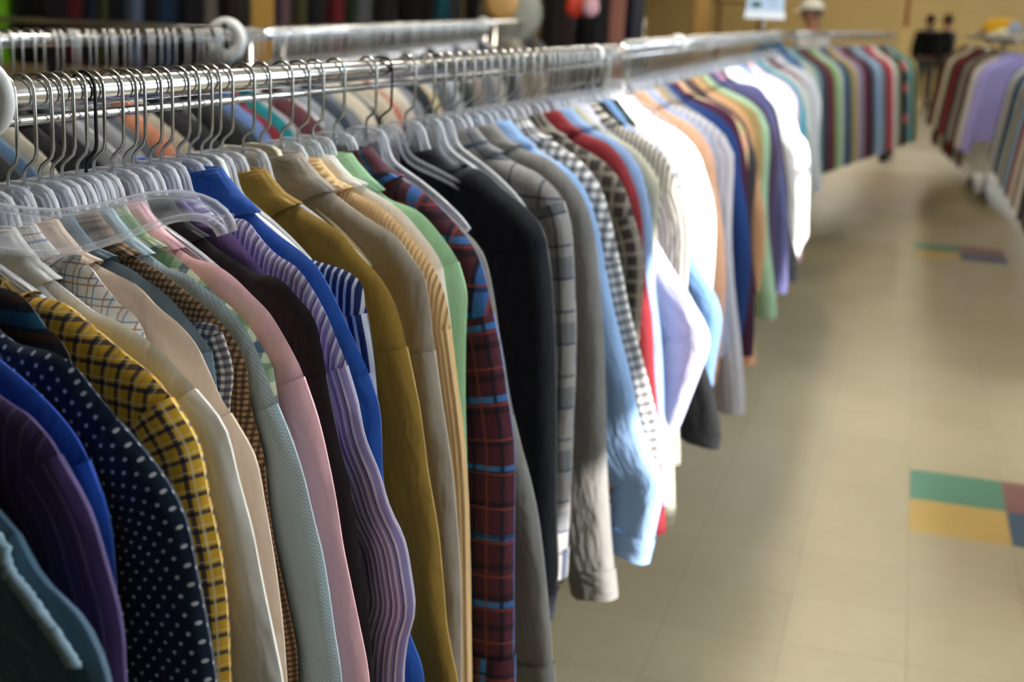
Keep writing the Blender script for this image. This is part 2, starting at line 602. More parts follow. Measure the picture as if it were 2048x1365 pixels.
XL, XR, YF, YB, ZC = -9.0, 3.6, -4.0, 30.0, 3.3
def room():
    struct(MB().box(((XL + XR) / 2, (YF + YB) / 2, -.05), (XR - XL + .4, YB - YF + .4, .1)).build('floor', floor_mat()))
    struct(MB().box(((XL + XR) / 2, (YF + YB) / 2, ZC + .05), (XR - XL + .4, YB - YF + .4, .1)).build('ceiling', paint('ceiling_paint', 'd9d4c4')))
    struct(MB().box(((XL + XR) / 2, YB + .1, ZC / 2), (XR - XL, .2, ZC)).build('wall_back', slat_mat()))
    struct(MB().box((XL - .1, (YF + YB) / 2, ZC / 2), (.2, YB - YF, ZC)).build('wall_left', paint('left_wall_paint', 'a8946a')))
    struct(MB().box(((XL + XR) / 2, YF - .1, ZC / 2), (XR - XL, .2, ZC)).build('wall_front', paint('front_wall_paint', '4f4c48')))
    # right wall with two unseen openings, cut so the sun lands only on chosen shirts
    wm = paint('right_wall_paint', 'cfc6ae')
    s = SUN
    def to_wall(p):
        t = (XR - p[0]) / s.x
        return (p[1] + s.y * t, p[2] + s.z * t)
    W1 = [to_wall(p) for p in ((-.42, 1.95, .40), (-.45, 3.44, .40), (-.55, 3.44, 1.40), (-.55, 3.28, 1.40), (-.5, 3.0, 1.12), (-.45, 2.55, .86), (-.43, 1.95, .52))]
    W2 = [to_wall(p) for p in ((-.35, 5.0, .45), (-.35, 6.4, .45), (-.5, 6.4, 1.40), (-.5, 5.3, 1.40))]
    hole_wall('wall_right', XR, YF, YB, ZC, [W1, W2], wm)
    wg = NT('fill_pane_glow')  # unseen glowing panes, added as cool fill for the sleeves
    wg.b.inputs['Base Color'].default_value = (.8, .85, .9, 1)
    wg.b.inputs['Emission Color'].default_value = (.80, .90, 1.0, 1)
    wg.b.inputs['Emission Strength'].default_value = 6.0
    fr = paint('window_frame_paint', 'd8d2c2')
    for i, (ya, yb) in enumerate(((2.7, 3.85), (5.7, 7.2))):
        o = struct(MB().box((XR - .02, (ya + yb) / 2, 1.9), (.03, yb - ya, 1.9)).build('window_%d' % (i + 1), wg.m))
        f = MB()
        for yy in (ya, (ya + yb) / 2, yb): f.box((XR - .035, yy, 1.9), (.06, .06, 2.0))
        for zz in (.93, 2.87): f.box((XR - .035, (ya + yb) / 2, zz), (.06, yb - ya + .06, .06))
        f.build('window_frame', fr, o)
    return W1, W2

def hole_wall(name, x, y0, y1, zc, holes, mat):
    import bmesh
    bm = bmesh.new()
    loops = [[(y0, 0), (y1, 0), (y1, zc), (y0, zc)]] + holes
    ed = []
    for L in loops:
        vs = [bm.verts.new((x, p[0], p[1])) for p in L]
        ed += [bm.edges.new((vs[i], vs[(i + 1) % len(vs)])) for i in range(len(vs))]
    bmesh.ops.triangle_fill(bm, use_beauty=True, use_dissolve=False, edges=ed, normal=(-1, 0, 0))
    g = bmesh.ops.extrude_face_region(bm, geom=bm.faces[:])
    bmesh.ops.translate(bm, vec=(.04, 0, 0), verts=[v for v in g['geom'] if isinstance(v, bmesh.types.BMVert)])
    bmesh.ops.recalc_face_normals(bm, faces=bm.faces[:])
    me = bpy.data.meshes.new(name)
    bm.to_mesh(me); bm.free()
    me.materials.append(mat)
    struct(obj(name, me))

SUN = Vector((.92, -.23, .34)).normalized()
W1, W2 = room()

# ------------------------------------------------------------------ rails
ZR = 1.42
A1, B1 = at_z(146, 183, ZR), at_z(1234, 105, ZR)
A2, B2 = Vector((-.775, 3.66, 1.428)), Vector((-.80, 8.45, 1.428))
def on(a, b, y):
    return a + (b - a) * ((y - a.y) / (b.y - a.y))
def main_rail(y):
    return on(A1, B1, y) if y < 3.6 else on(A2, B2, y)

def rack(label, a, b, posts, brace=True, rr=.0155, name='clothes_rack', base_dark=True, along=False):
    a, b = Vector(a), Vector(b)
    d = (b - a).normalized(); n = Vector((d.y, -d.x, 0))
    root = thing(name, label, 'clothes rack', (a.x, a.y, 0), 0)
    def loc(p): return Vector((p[0] - a.x, p[1] - a.y, p[2]))
    MB().tube([loc(a), loc(b)], rr, 24).build('rail', M['chrome'], root, True)
    if brace:
        o = Vector((0, 0, -.0262)) - n * .003
        MB().tube([loc(a + o), loc(b + o)], .0055, 12).build('brace_bar', M['chrome'], root, True)
    for y in posts:
        p = on(a, b, y)
        mb = MB().tube([loc((p.x, p.y, .09)), loc((p.x, p.y, p.z - rr * .5))], .0135, 14)
        mb.build('post', M['black_metal'] if base_dark == 'black' and y == posts[0] else M['chrome'], root, True)
        ft = MB()
        w_ = d * .16 if along else n * .28
        q0, q1 = Vector((p.x, p.y, .08)) - w_, Vector((p.x, p.y, .08)) + w_
        ft.tube([loc(q0), loc(q1)], .016, 12)
        fo = ft.build('foot', M['black_metal'], root, True)
        for q in (q0, q1):
            qc = loc(q)
            MB().ring((qc.x, qc.y, .032), (d.y, -d.x, 0), .032, .004, .022, 18).build('caster', M['rubber'], fo, True)
    return root

rack('chrome rack rail carrying the nearest long row of shirts on the left', on(A1, B1, .2), on(A1, B1, 3.56), (1.092, 3.42), base_dark='black', along=True)
rack('chrome rack rail continuing the shirt row towards the sign stand', A2, B2, (3.72, 8.35), along=True)

# ------------------------------------------------------------------ near shirts, outlines measured on the rack
def to_plane(px, O, a):
    U = Vector((math.cos(a), -math.sin(a), 0)); N = Vector((math.sin(a), math.cos(a), 0)); C = Vector((0, 0, H))
    out = []
    for (u, v) in px:
        r = ray(u, v)
        P = C + r * (((O - C).dot(N)) / r.dot(N))
        out.append(((P - O).dot(U), P.z))
    return out

def extend(C, cuff=.5):
    """carry a measured outline on down to the cuff when the picture stops short"""
    C = list(C)
    u, z = C[-1]
    while z > cuff + .16:
        u += .012 if z > .8 else .004
        z -= .14
        C.append((u, z))
    if z > cuff + .03: C.append((u, cuff))
    return C

exec_sets = []
SH = {}
SH['denim'] = [(0,1035),(44,1071),(50,1103),(66,1134),(98,1176),(137,1225),(180,1272),(212,1365)]
SH['purple'] = [(0,795),(45,822),(90,867),(135,939),(176,1016),(203,1106),(221,1178),(239,1259),(245,1365)]
SH['royal'] = [(40,755),(90,800),(140,858),(180,926),(207,989),(221,1056),(230,1133),(234,1200),(238,1300)]
SH['brownteal'] = [(0,576),(29,584),(53,602),(73,631),(97,666),(140,722)]
SH['polka'] = [(26,684),(88,696),(143,728),(171,763),(216,813),(270,881),(315,935),(356,1002),(374,1047),(392,1133),(410,1223),(423,1290),(435,1365)]
SH['yellow'] = [(111,600),(187,658),(234,696),(272,728),(305,750),(351,804),(383,854),(401,908),(414,975),(428,1043),(444,1119),(450,1178),(459,1236),(464,1365)]
SH['cream'] = [(185,620),(234,643),(308,690),(352,731),(392,777),(446,831),(450,858),(468,930),(491,1002),(509,1088),(527,1178),(545,1259),(567,1365)]
SH['check'] = [(170,526),(205,567),(249,620),(287,666)]
SH['beige'] = [(265,567),(287,593),(328,622),(375,666),(407,716),(432,777),(473,845),(513,926),(518,966),(536,1043),(549,1133),(563,1223),(572,1313)]
SH['slate'] = [(264,540),(293,561),(337,593),(381,643),(410,681),(431,740)]
SH['gingnavy'] = [(378,643),(434,649),(455,700),(469,750),(462,804)]
SH['brown'] = [(337,555),(381,593),(425,628),(469,681),(489,719),(495,750),(502,818),(527,908),(536,1002),(549,1088),(567,1178),(590,1290),(594,1365)]
SH['ltblue'] = [(331,535),(381,552),(425,590),(469,628),(498,672),(527,731),(536,763),(563,827),(577,858),(604,930),(626,1020),(649,1110),(664,1200),(676,1290),(687,1365)]
SH['green'] = [(369,529),(410,570),(469,622),(513,678),(548,740),(559,800)]
SH['pink'] = [(372,511),(410,520),(454,543),(498,584),(542,631),(580,696),(598,728),(622,786),(631,809),(649,876),(671,975),(689,1088),(712,1200),(734,1313),(741,1365)]
SH['black'] = [(410,479),(469,520),(527,552),(559,558),(611,616),(632,650),(653,750),(676,863),(703,975),(721,1110),(739,1245)]
SH['violet'] = [(470,470),(500,511),(573,596),(626,650),(655,740),(680,863)]
SH['lav'] = [(500,443),(529,493),(588,531),(623,578),(658,640),(707,763),(730,872),(757,944),(775,1002),(797,1065),(815,1092),(824,1155),(831,1250),(811,1313)]
SH['blue'] = [(564,478),(617,514),(655,569),(690,640),(739,750),(761,840),(770,984),(824,1286),(847,1365)]
SH['navystr'] = [(702,546),(731,616),(741,650),(757,786)]
SH['mustard'] = [(617,426),(676,461),(711,502),(764,561),(796,628),(824,750),(842,840),(856,953),(874,1065),(883,1155),(896,1290),(915,1365)]
SH['taupe'] = [(626,355),(717,426),(778,461),(822,514),(852,566),(860,631),(880,780),(905,960),(920,1150),(922,1280)]
SH['peach'] = [(758,411),(808,461),(846,508),(881,566),(898,637),(915,760),(930,880),(940,1050),(945,1365)]
SH['white'] = [(717,367),(793,414),(852,479),(884,531),(893,587),(905,680)]
SH['sage'] = [(775,396),(837,423),(887,479),(919,531),(935,602),(932,650),(930,800)]
SH['plaid'] = [(843,382),(910,449),(945,493),(966,543),(978,593),(992,650),(1005,720),(1015,800),(1028,900),(1027,1100),(1025,1365)]
SH['grey'] = [(955,490),(1000,690),(1020,802),(1041,890),(1064,978),(1082,1077),(1099,1230),(1108,1365)]
SH['navyblk'] = [(957,338),(998,373),(1042,408),(1080,449),(1095,499),(1105,600),(1110,800),(1112,1040),(1115,1150),(1104,1230)]
SH['window'] = [(1033,326),(1080,350),(1120,390),(1140,440),(1148,550),(1150,700),(1146,850)]
SH['heather'] = [(1057,302),(1100,320),(1150,370),(1180,430),(1195,520),(1205,650),(1212,800),(1215,950),(1222,1080),(1232,1185)]
SH['skyblue'] = [(1090,310),(1140,340),(1175,390),(1200,470),(1215,560),(1235,650),(1260,750),(1280,850),(1310,930),(1328,970),(1315,1050),(1300,1115)]
SH['bwging'] = [(1120,290),(1170,330),(1200,370),(1220,430),(1240,520),(1260,620),(1280,700),(1300,780),(1320,880)]
SH['red'] = [(1175,270),(1220,290),(1250,330),(1275,390),(1285,450),(1290,540),(1305,640),(1310,750),(1320,870),(1330,1055)]
SH['paleblue'] = [(1180,255),(1230,280),(1270,320),(1290,370),(1305,450),(1310,560),(1325,700),(1330,850),(1335,1000)]
SH['lilac'] = [(1310,480),(1370,580),(1410,650),(1418,690),(1400,750),(1360,850),(1335,900)]
SH['denimblue'] = [(1360,450),(1400,540),(1430,590),(1443,640),(1435,700),(1425,760)]
SH['sunwhite'] = [(1290,240),(1350,280),(1390,330),(1400,400),(1406,450),(1404,520),(1402,640),(1396,760)]
SH['plum'] = [(1454,222),(1479,268),(1494,329),(1497,401),(1501,473),(1508,545),(1510,640),(1508,712)]
SH['khaki'] = [(1487,207),(1515,229),(1526,276),(1526,347),(1519,398)]
SH['slateviolet'] = [(1515,172),(1544,215),(1558,276),(1566,337),(1575,401),(1576,563)]
SH['blacklong'] = [(1544,204),(1569,311),(1578,383),(1580,455),(1598,523)]
SH['farwhite'] = [(1523,157),(1558,186),(1584,225),(1601,276),(1616,293),(1618,365),(1616,437),(1614,480),(1598,502)]

def plaidL(p, c1, c2, w=.12):
    return (('s', 0, p, 0, w, c1, .9), ('s', 90, p, 0, w, c1, .9), ('s', 0, p, .5, w * .6, c2, .8), ('s', 90, p, .5, w * .6, c2, .8))
def ging(p, dark, mid, w=.5):
    return (('s', 0, p, 0, w, mid, .55), ('s', 90, p, 0, w, mid, .55)) if not dark else (('s', 0, p, 0, w, dark, .6), ('s', 90, p, 0, w, dark, .6))

Fb = fabric
# key, rail Y, angle, fabric, label, short name, extra
NEAR = [
 ('denim', .835, 12, Fb('38566a'), 'teal blue denim jacket with frayed pale collar edge at the nearest end', 'denim jacket', dict(thick=.030)),
 ('purple', .885, 12, Fb('3d2c5c', (('s', 0, .016, 0, .10, '6a5a88', .7), ('s', 0, .016, .3, .06, '221830', .9))), 'dark purple pinstripe shirt behind the denim jacket', 'dark purple pinstripe shirt', dict(thick=.028)),
 ('royal', .925, 12, Fb('1446a8'), 'royal blue shirt between the purple pinstripe and the polka dot shirts', 'front royal blue shirt', dict(thick=.026)),
 ('polka', .963, 12, Fb('14263c', (('d', .0165, .0018, 'cfd8e0'),)), 'navy polka dot shirt with small white dots', 'polka dot shirt', dict(thick=.026, amp=.0045)),
 ('brownteal', .993, 12, Fb('1f2226', (('s', 90, .05, .2, .25, '1f5670', .9), ('s', 90, .03, 0, .2, '54301c', .6))), 'black shirt with teal and brown bands peeking out above the polka dots', 'teal banded black shirt', dict(thick=.02)),
 ('yellow', 1.04, 12, Fb('d6a62c', (('s', 0, .0165, 0, .24, '1a2140', .86), ('s', 90, .0165, 0, .24, '1a2140', .86), ('s', 0, .0165, .62, 0.08, 'e8dcae', .5), ('s', 90, .0165, .62, 0.08, 'e8dcae', .5))), 'mustard yellow plaid shirt crossed by navy lines', 'yellow plaid shirt', dict(thick=.034, dz=-.04)),
 ('cream', 1.075, 12, Fb('e2dfd6'), 'off white dress shirt right behind the yellow plaid one', 'off white dress shirt', dict(thick=.026)),
 ('check', 1.105, 12, Fb('ece9e2', (('s', 0, .018, 0, .09, '5a7ca8', .8), ('s', 90, .018, 0, .09, '5a7ca8', .8), ('s', 0, .018, .35, .09, 'a0705a', .8), ('s', 90, .018, .35, .09, 'a0705a', .8))), 'white shirt with thin blue and brown grid check', 'white grid check shirt', dict(thick=.022)),
 ('beige', 1.138, 12, Fb('dcc4ae'), 'pale peach beige shirt with plain collar', 'peach beige shirt', dict(thick=.026)),
 ('slate', 1.163, 12, Fb('5f7484'), 'slate blue grey shirt behind the peach beige one', 'slate blue grey shirt', dict(thick=.02)),
 ('gingnavy', 1.182, 12, Fb('e6e4de', (('s', 0, .0085, 0, .5, '20294a', .72), ('s', 90, .0085, 0, .5, '20294a', .72))), 'small navy and white gingham shirt showing one sleeve top', 'small navy gingham shirt', dict(thick=.016, dz=-.06)),
 ('brown', 1.203, 12, Fb('a5815c', (('s', 0, .006, 0, .45, '33261c', .75), ('s', 90, .006, 0, .45, '33261c', .75))), 'brown houndstooth shirt with buttoned collar', 'brown houndstooth shirt', dict(thick=.022)),
 ('ltblue', 1.228, 12, Fb('b4c6ce', (('d', .0042, .0012, '97adb8'),)), 'pale blue grey textured shirt beside the brown houndstooth', 'pale blue textured shirt', dict(thick=.024, amp=.0045)),
 ('green', 1.252, 12, Fb('d9d8b4', (('s', 0, .05, 0, .3, '5c9a4a', .6), ('s', 90, .05, .1, .3, '4a7a52', .6), ('s', 0, .05, .5, .2, '2c4a66', .7), ('s', 90, .05, .6, .2, '2c4a66', .7))), 'green and cream madras plaid shirt', 'green madras shirt', dict(thick=.02)),
 ('pink', 1.283, 12, Fb('f4bcc0'), 'solid light pink dress shirt', 'pink dress shirt', dict(thick=.026)),
 (None, 1.31, 12, Fb('c96a6c', (('s', 80, .011, 0, .3, 'f0c6c0', .85),)), 'coral red shirt with pale stripes behind the pink dress shirt', 'coral striped shirt', dict(thick=.018, dz=-.035)),
 ('black', 1.335, 12, Fb('17171a'), 'plain black shirt between the pink and the lavender striped shirts', 'plain black shirt', dict(thick=.022)),
 ('violet', 1.358, 12, Fb('7a68a6'), 'solid violet shirt seen as a thin edge behind the plain black shirt', 'violet shirt', dict(thick=.014)),
 ('lav', 1.385, 12, Fb('8a80b0', (('s', 0, .0068, 0, .42, 'd9d4e4', .85), ('s', 0, .0136, .6, .12, '3c3768', .8))), 'lavender shirt with narrow white stripes and full sleeve', 'lavender striped shirt', dict(thick=.028, amp=.0045)),
 (None, 1.413, 12, Fb('8a744e', (('s', 90, .008, 0, .4, '5c4a2e', .6),)), 'brown ribbed shirt behind the lavender striped one', 'brown ribbed shirt', dict(thick=.018, dz=-.02)),
 ('blue', 1.445, 12, Fb('1f4f9e'), 'bright cobalt blue shirt in front of the mustard shirt', 'cobalt blue shirt', dict(thick=.03)),
 ('navystr', 1.495, 12, Fb('1f3262', (('s', 0, .0105, 0, .36, 'e9ebf0', .92),)), 'navy shirt with bold white stripes hung low on a white hanger', 'navy and white striped shirt', dict(thick=.024, dz=-.06)),
 ('mustard', 1.55, 12, Fb('94742a'), 'olive mustard work shirt with stitched collar', 'olive mustard shirt', dict(thick=.034)),
 ('taupe', 1.645, 12, Fb('9b9286'), 'taupe grey shirt with pale elbow patch behind the mustard shirt', 'taupe grey shirt', dict(thick=.036)),
 ('peach', 1.70, 12, Fb('e7bd84', (('s', 0, .006, 0, .4, 'f0d2a4', .6),), rib=.006), 'apricot ribbed shirt beside the taupe grey one', 'apricot ribbed shirt', dict(thick=.03)),
 ('white', 1.745, 12, Fb('f0eee6'), 'white shirt between the apricot and the sage green shirts', 'white shirt beside sage green', dict(thick=.026)),
 ('sage', 1.80, 12, Fb('8fb58c'), 'sage green shirt with wide open collar', 'sage green shirt', dict(thick=.034)),
 ('plaid', 1.87, 12, Fb('4c1e2c', (('s', 0, .12, .4, .16, '2868b0', .75), ('s', 90, .11, .2, .09, '2f78bc', .75), ('s', 0, .045, .5, .12, '101428', .8), ('s', 90, .05, .6, .2, '140f1c', .7), ('s', 90, .055, .5, .07, '8a3c34', .7), ('s', 0, .06, .5, .06, '8a3c34', .7))), 'maroon and bright blue plaid flannel shirt', 'maroon and blue plaid shirt', dict(thick=.04)),
 ('grey', 1.985, 12, Fb('8d8b88'), 'plain light grey shirt with a long sleeve behind the plaid flannel', 'light grey shirt', dict(thick=.036, dz=-.07, collar='band')),
 ('navyblk', 2.13, 12, Fb('12141e'), 'large blue black shirt with broad dark front', 'blue black shirt', dict(thick=.055)),
 ('window', 2.31, 12, Fb('93908e', (('s', 0, .06, 0, .07, '2c3850', .85), ('s', 90, .06, 0, .07, '2c3850', .85), ('s', 90, .12, .5, .35, '2b3c50', .5))), 'grey shirt with large navy windowpane check', 'windowpane check shirt', dict(thick=.05)),
 ('heather', 2.41, 12, Fb('7d7b78'), 'heather grey shirt with a sunlit cuff', 'heather grey shirt', dict(thick=.045)),
 ('skyblue', 2.50, 12, Fb('8fb0dc'), 'sky blue dress shirt with sunlit sleeve and broad cuff', 'sky blue dress shirt', dict(thick=.045)),
 ('bwging', 2.60, 12, Fb('ece9e4', (('s', 0, .019, 0, .5, '23232c', .62), ('s', 90, .019, 0, .5, '23232c', .62))), 'black and white gingham shirt beside the sky blue one', 'black and white gingham shirt', dict(thick=.04)),
 (None, 2.70, 12, Fb('3c3834', (('s', 0, .03, 0, .3, '8d8478', .7), ('s', 90, .03, 0, .3, '8d8478', .7))), 'charcoal and stone checked shirt in front of the dark red one', 'charcoal and stone check shirt', dict(thick=.035)),
 ('red', 2.82, 12, Fb('7d2027'), 'dark red shirt with tall collar', 'dark red shirt', dict(thick=.045)),
 ('paleblue', 2.91, 12, Fb('86a3cc'), 'pale denim blue shirt behind the dark red one', 'pale denim blue shirt', dict(thick=.04)),
 (None, 2.98, 12, Fb('b3b09a'), 'stone olive shirt behind the pale denim blue one', 'stone olive shirt', dict(thick=.035)),
 ('lilac', 3.06, 23, Fb('cdcbe8'), 'lilac white shirt with a bent elbow pushed into the aisle', 'lilac white shirt', dict(thick=.045)),
 (None, 3.12, 12, Fb('3c3a38', (('s', 0, .012, 0, .6, 'd8d2c4', .85),)), 'black and cream striped shirt behind the lilac white one', 'black and cream striped shirt', dict(thick=.03, wide=1.04)),
 (None, 3.18, 12, Fb('16171a'), 'long black shirt hanging lowest past the lilac white elbow', 'long black shirt', dict(thick=.035, contour=[(.13, 1.25), (.18, 1.21), (.22, 1.12), (.26, .97), (.33, .82), (.40, .66), (.43, .56), (.43, .51)])),
 ('denimblue', 3.25, 17, Fb('6f97c8'), 'mid blue chambray shirt with a wide sleeve', 'blue chambray shirt', dict(thick=.04)),
 (None, 3.305, 12, Fb('1d2a28', (('s', 0, .03, 0, .2, '2c4a44', .6),)), 'black green shirt in front of the bright white sunlit shirt', 'black green shirt', dict(thick=.03, wide=.74)),
 ('sunwhite', 3.36, 6, Fb('f3f3f3'), 'bright white shirt in full sunlight', 'sunlit white shirt', dict(thick=.05)),
 (None, 3.45, 12, Fb('c9cccf'), 'pale silver grey shirt just past the sunlit white shirt', 'silver grey shirt', dict(thick=.045)),
]
MORE = [ # second rail, spaced further on
 (None, 3.72, Fb('e8b594'), 'peach shirt first on the second rail', 'first peach shirt', {}),
 (None, 3.80, Fb('9db2d6'), 'powder blue shirt next to the first peach shirt', 'powder blue shirt', {}),
 (None, 3.88, Fb('c6c4cc', (('s', 0, .02, 0, .3, '8c8a94', .6),)), 'silver striped shirt beyond the powder blue shirt', 'silver striped shirt', {}),
 (None, 3.97, Fb('b09464'), 'tan shirt between silver stripes and navy', 'tan shirt', {}),
 (None, 4.06, Fb('8e8f96'), 'cool grey shirt behind the tan shirt', 'cool grey shirt', {}),
 (None, 4.15, Fb('1d3c78'), 'dark blue shirt in front of the plum shirt', 'dark blue shirt', {}),
 ('plum', 4.26, Fb('45203a'), 'plum shirt hanging long past its neighbours', 'plum shirt', dict(thick=.05)),
 (None, 4.36, Fb('eab08c', (('s', 90, .09, 0, .3, 'b8d090', .6),)), 'apricot and lime colour block shirt behind the plum shirt', 'apricot and lime shirt', {}),
 (None, 4.46, Fb('3c3a40'), 'charcoal shirt past the apricot and lime shirt', 'charcoal shirt', {}),
 (None, 4.57, Fb('6d4a40', (('s', 0, .03, 0, .3, '2c2422', .7),)), 'brown and black striped shirt in the middle of the second rail', 'brown and black striped shirt', {}),
 (None, 4.68, Fb('c99a70'), 'caramel shirt beside the brown and black stripes', 'caramel shirt', {}),
 ('khaki', 4.82, Fb('a08a5a'), 'khaki short sleeve shirt with a broad sunlit shoulder', 'khaki shirt', dict(sleeve='short')),
 (None, 4.93, Fb('9fc0a0'), 'mint green shirt hanging lowest beneath the khaki shirt', 'mint green shirt', dict(wide=1.15)),
 (None, 5.04, Fb('4a3c56'), 'aubergine shirt past the mint green shirt', 'aubergine shirt', {}),
 ('slateviolet', 5.16, Fb('5f5f8c'), 'slate violet shirt in front of the long black one', 'slate violet shirt', {}),
 (None, 5.27, Fb('c58aa0'), 'rose shirt behind the slate violet shirt', 'rose shirt', {}),
 ('blacklong', 5.40, Fb('141416'), 'black shirt in front of the far white sunlit shirts', 'far black shirt', {}),
 ('farwhite', 5.66, Fb('f1f2f5'), 'far white shirt in sunlight on the second rail', 'far white shirt', dict(thick=.06)),
 (None, 5.86, Fb('d9dce6'), 'frosty white shirt just past the far white shirt', 'frosty white shirt', {}),
 (None, 6.03, Fb('7d93bd'), 'dusty blue shirt past the frosty white shirt', 'dusty blue shirt', {}),
 (None, 6.2, Fb('4a6076'), 'steel blue shirt beyond the dusty blue shirt', 'steel blue shirt', {}),
 (None, 6.38, Fb('d8a8b4'), 'baby pink shirt beyond the steel blue shirt', 'baby pink shirt', {}),
 (None, 6.58, Fb('a7a6b4'), 'grey lilac shirt beyond the baby pink shirt', 'grey lilac shirt', {}),
 (None, 6.8, Fb('3a9ab0'), 'turquoise shirt near the far end of the second rail', 'turquoise shirt', {}),
 (None, 7.02, Fb('b5b8b4'), 'pale ash shirt past the turquoise shirt', 'pale ash shirt', {}),
 (None, 7.25, Fb('5a5560'), 'smoke grey shirt past the pale ash shirt', 'smoke grey shirt', {}),
 (None, 7.5, Fb('8d6a70'), 'dusty mauve shirt past the smoke grey shirt', 'dusty mauve shirt', {}),
 (None, 7.75, Fb('c9ccd0'), 'white grey shirt past the dusty mauve shirt', 'white grey shirt', {}),
 (None, 8.0, Fb('8fa0b0'), 'misty blue shirt past the white grey shirt', 'misty blue shirt', {}),
]
ROW = [(k, y, a, m, l, s, e) for (k, y, a, m, l, s, e) in NEAR] + [(k, y, 12, m, l, s, dict(dict(thick=.05), **e)) for (k, y, m, l, s, e) in MORE]
ROW = [(k, y, (3 if k == 'farwhite' else a), m, l, s, e) for (k, y, a, m, l, s, e) in ROW]
for i, (k, y, a, mat, lab, short, ex) in enumerate(ROW):
    a = R(a)
    O = main_rail(y)
    ex = dict(ex)
    ddz = {'blue': 0., 'mustard': -.012, 'taupe': 0., 'sage': -.014, 'navyblk': -.035, 'yellow': -.01}.get(k, -.022 if y < 1.45 else -.012)
    ex['dz'] = ex.get('dz', 0.) + ddz
    C = ex.pop('contour', None)
    if C: pass
    elif k:
        C = extend(to_plane(SH[k], O, a), .5 if k not in ('gingnavy',) else .62)
        C = [p for p in C if p[1] > .36]
    elif ex.get('dz') > -.03:
        j = 1.03 + .10 * math.sin(i * 2.3) + .06 * math.sin(i * 5.1)
        ex = dict(ex); ex.setdefault('wide', j)
        cz = .5 + .13 * math.sin(i * 3.7)
        C = [(u_ * ex['wide'] + (.02 * math.sin(i * 1.3 + z_ * 7) if z_ < 1.1 else 0), z_ if z_ > 1.1 else 1.1 - (1.1 - z_) * (1.1 - cz) / .6) for (u_, z_) in GENERIC]
    hi = y < 3.6
    hemz = .56 + .05 * math.sin(i * 1.9)
    kind = 'jacket' if k == 'denim' else 'shirt'
    g = garment(('denim_jacket' if k == 'denim' else 'shirt'), lab, kind, O, a, mat, C, hi=hi, seed=i * 1.37, hem=hemz, **ex)
    if k == 'denim': DENIM = g
    arm = ARM_CLEAR
    if k == 'navystr': arm = ARM_WHITE
    if k in ('taupe',): arm = ARM_IVORY
    kindh = {id(ARM_CLEAR): 'clear plastic', id(ARM_WHITE): 'white plastic', id(ARM_IVORY): 'ivory plastic'}[id(arm)]
    hanger('%s hanger with steel hook holding the %s' % (kindh, short), main_rail(y + rnd.uniform(-.006, .006)), a + R(rnd.uniform(-9, 9)), arm, 'hangers on the main shirt row', ex.get('dz', 0) * 0 - 0.0)

# frayed edge of the denim jacket
def fray():
    O = main_rail(.835)
    C = to_plane([(-30, 1020), (0, 1040), (22, 1052), (44, 1072), (47, 1100), (66, 1134), (98, 1176), (122, 1208), (150, 1250), (190, 1310)], O, R(12))
    P, L = smooth_path(C, 60)
    pts = [(p[0] + .003 * noise.noise((i * .6, 0, 2)), -.018 + .003 * noise.noise((i * .5, 4, 1)), p[1] - .5 - .003) for i, p in enumerate(P)]
    rs = [.0052 + .0022 * noise.noise((i * .9, 7, 7)) for i in range(len(pts))]
    o = MB().tube(pts, rs, 8).build('frayed_edge', fabric('7d97a4'), DENIM, True)
    o['label'] = 'pale frayed seam edge'
fray()

# the empty clear hanger swung out over the front shirts
Oe = main_rail(1.03)
EH = hanger('large empty clear plastic hanger swung over the collars of the front shirts', Oe, R(-45), ARM_FLAT)
EH.scale = (1.2, 1.2, 1.0)
EH.rotation_mode = 'QUATERNION'
_x = Vector((.19, .21, .016)).normalized()
_z = Vector((-.040, .02, .125)); _z = (_z - _x * _z.dot(_x)).normalized()
_y = _z.cross(_x)
EH.rotation_quaternion = Matrix((_x, _y, _z)).transposed().to_quaternion()

# ------------------------------------------------------------------ the other racks
def lo_shirt(O, ang, mat, label, short, seed, thick=.06, lift=0., dz=0., cat='shirt', name='shirt', group=None, hang=True, arm=None, **kw):
    g = garment(name, label, cat, O, ang, mat, [(u * kw.pop('wide', 1.0), z + dz) for (u, z) in GENERIC] if 'contour' not in kw else kw.pop('contour'),
                thick=thick, hi=False, seed=seed, dz=dz, group=group, parts=False, **kw)
    g.location.z += lift
    if hang:
        hanger('clear plastic hanger with steel hook holding the ' + short, Vector((O.x, O.y, O.z)), ang, arm or ARM_CLEAR, 'hangers holding clothes on the other racks')
    return g

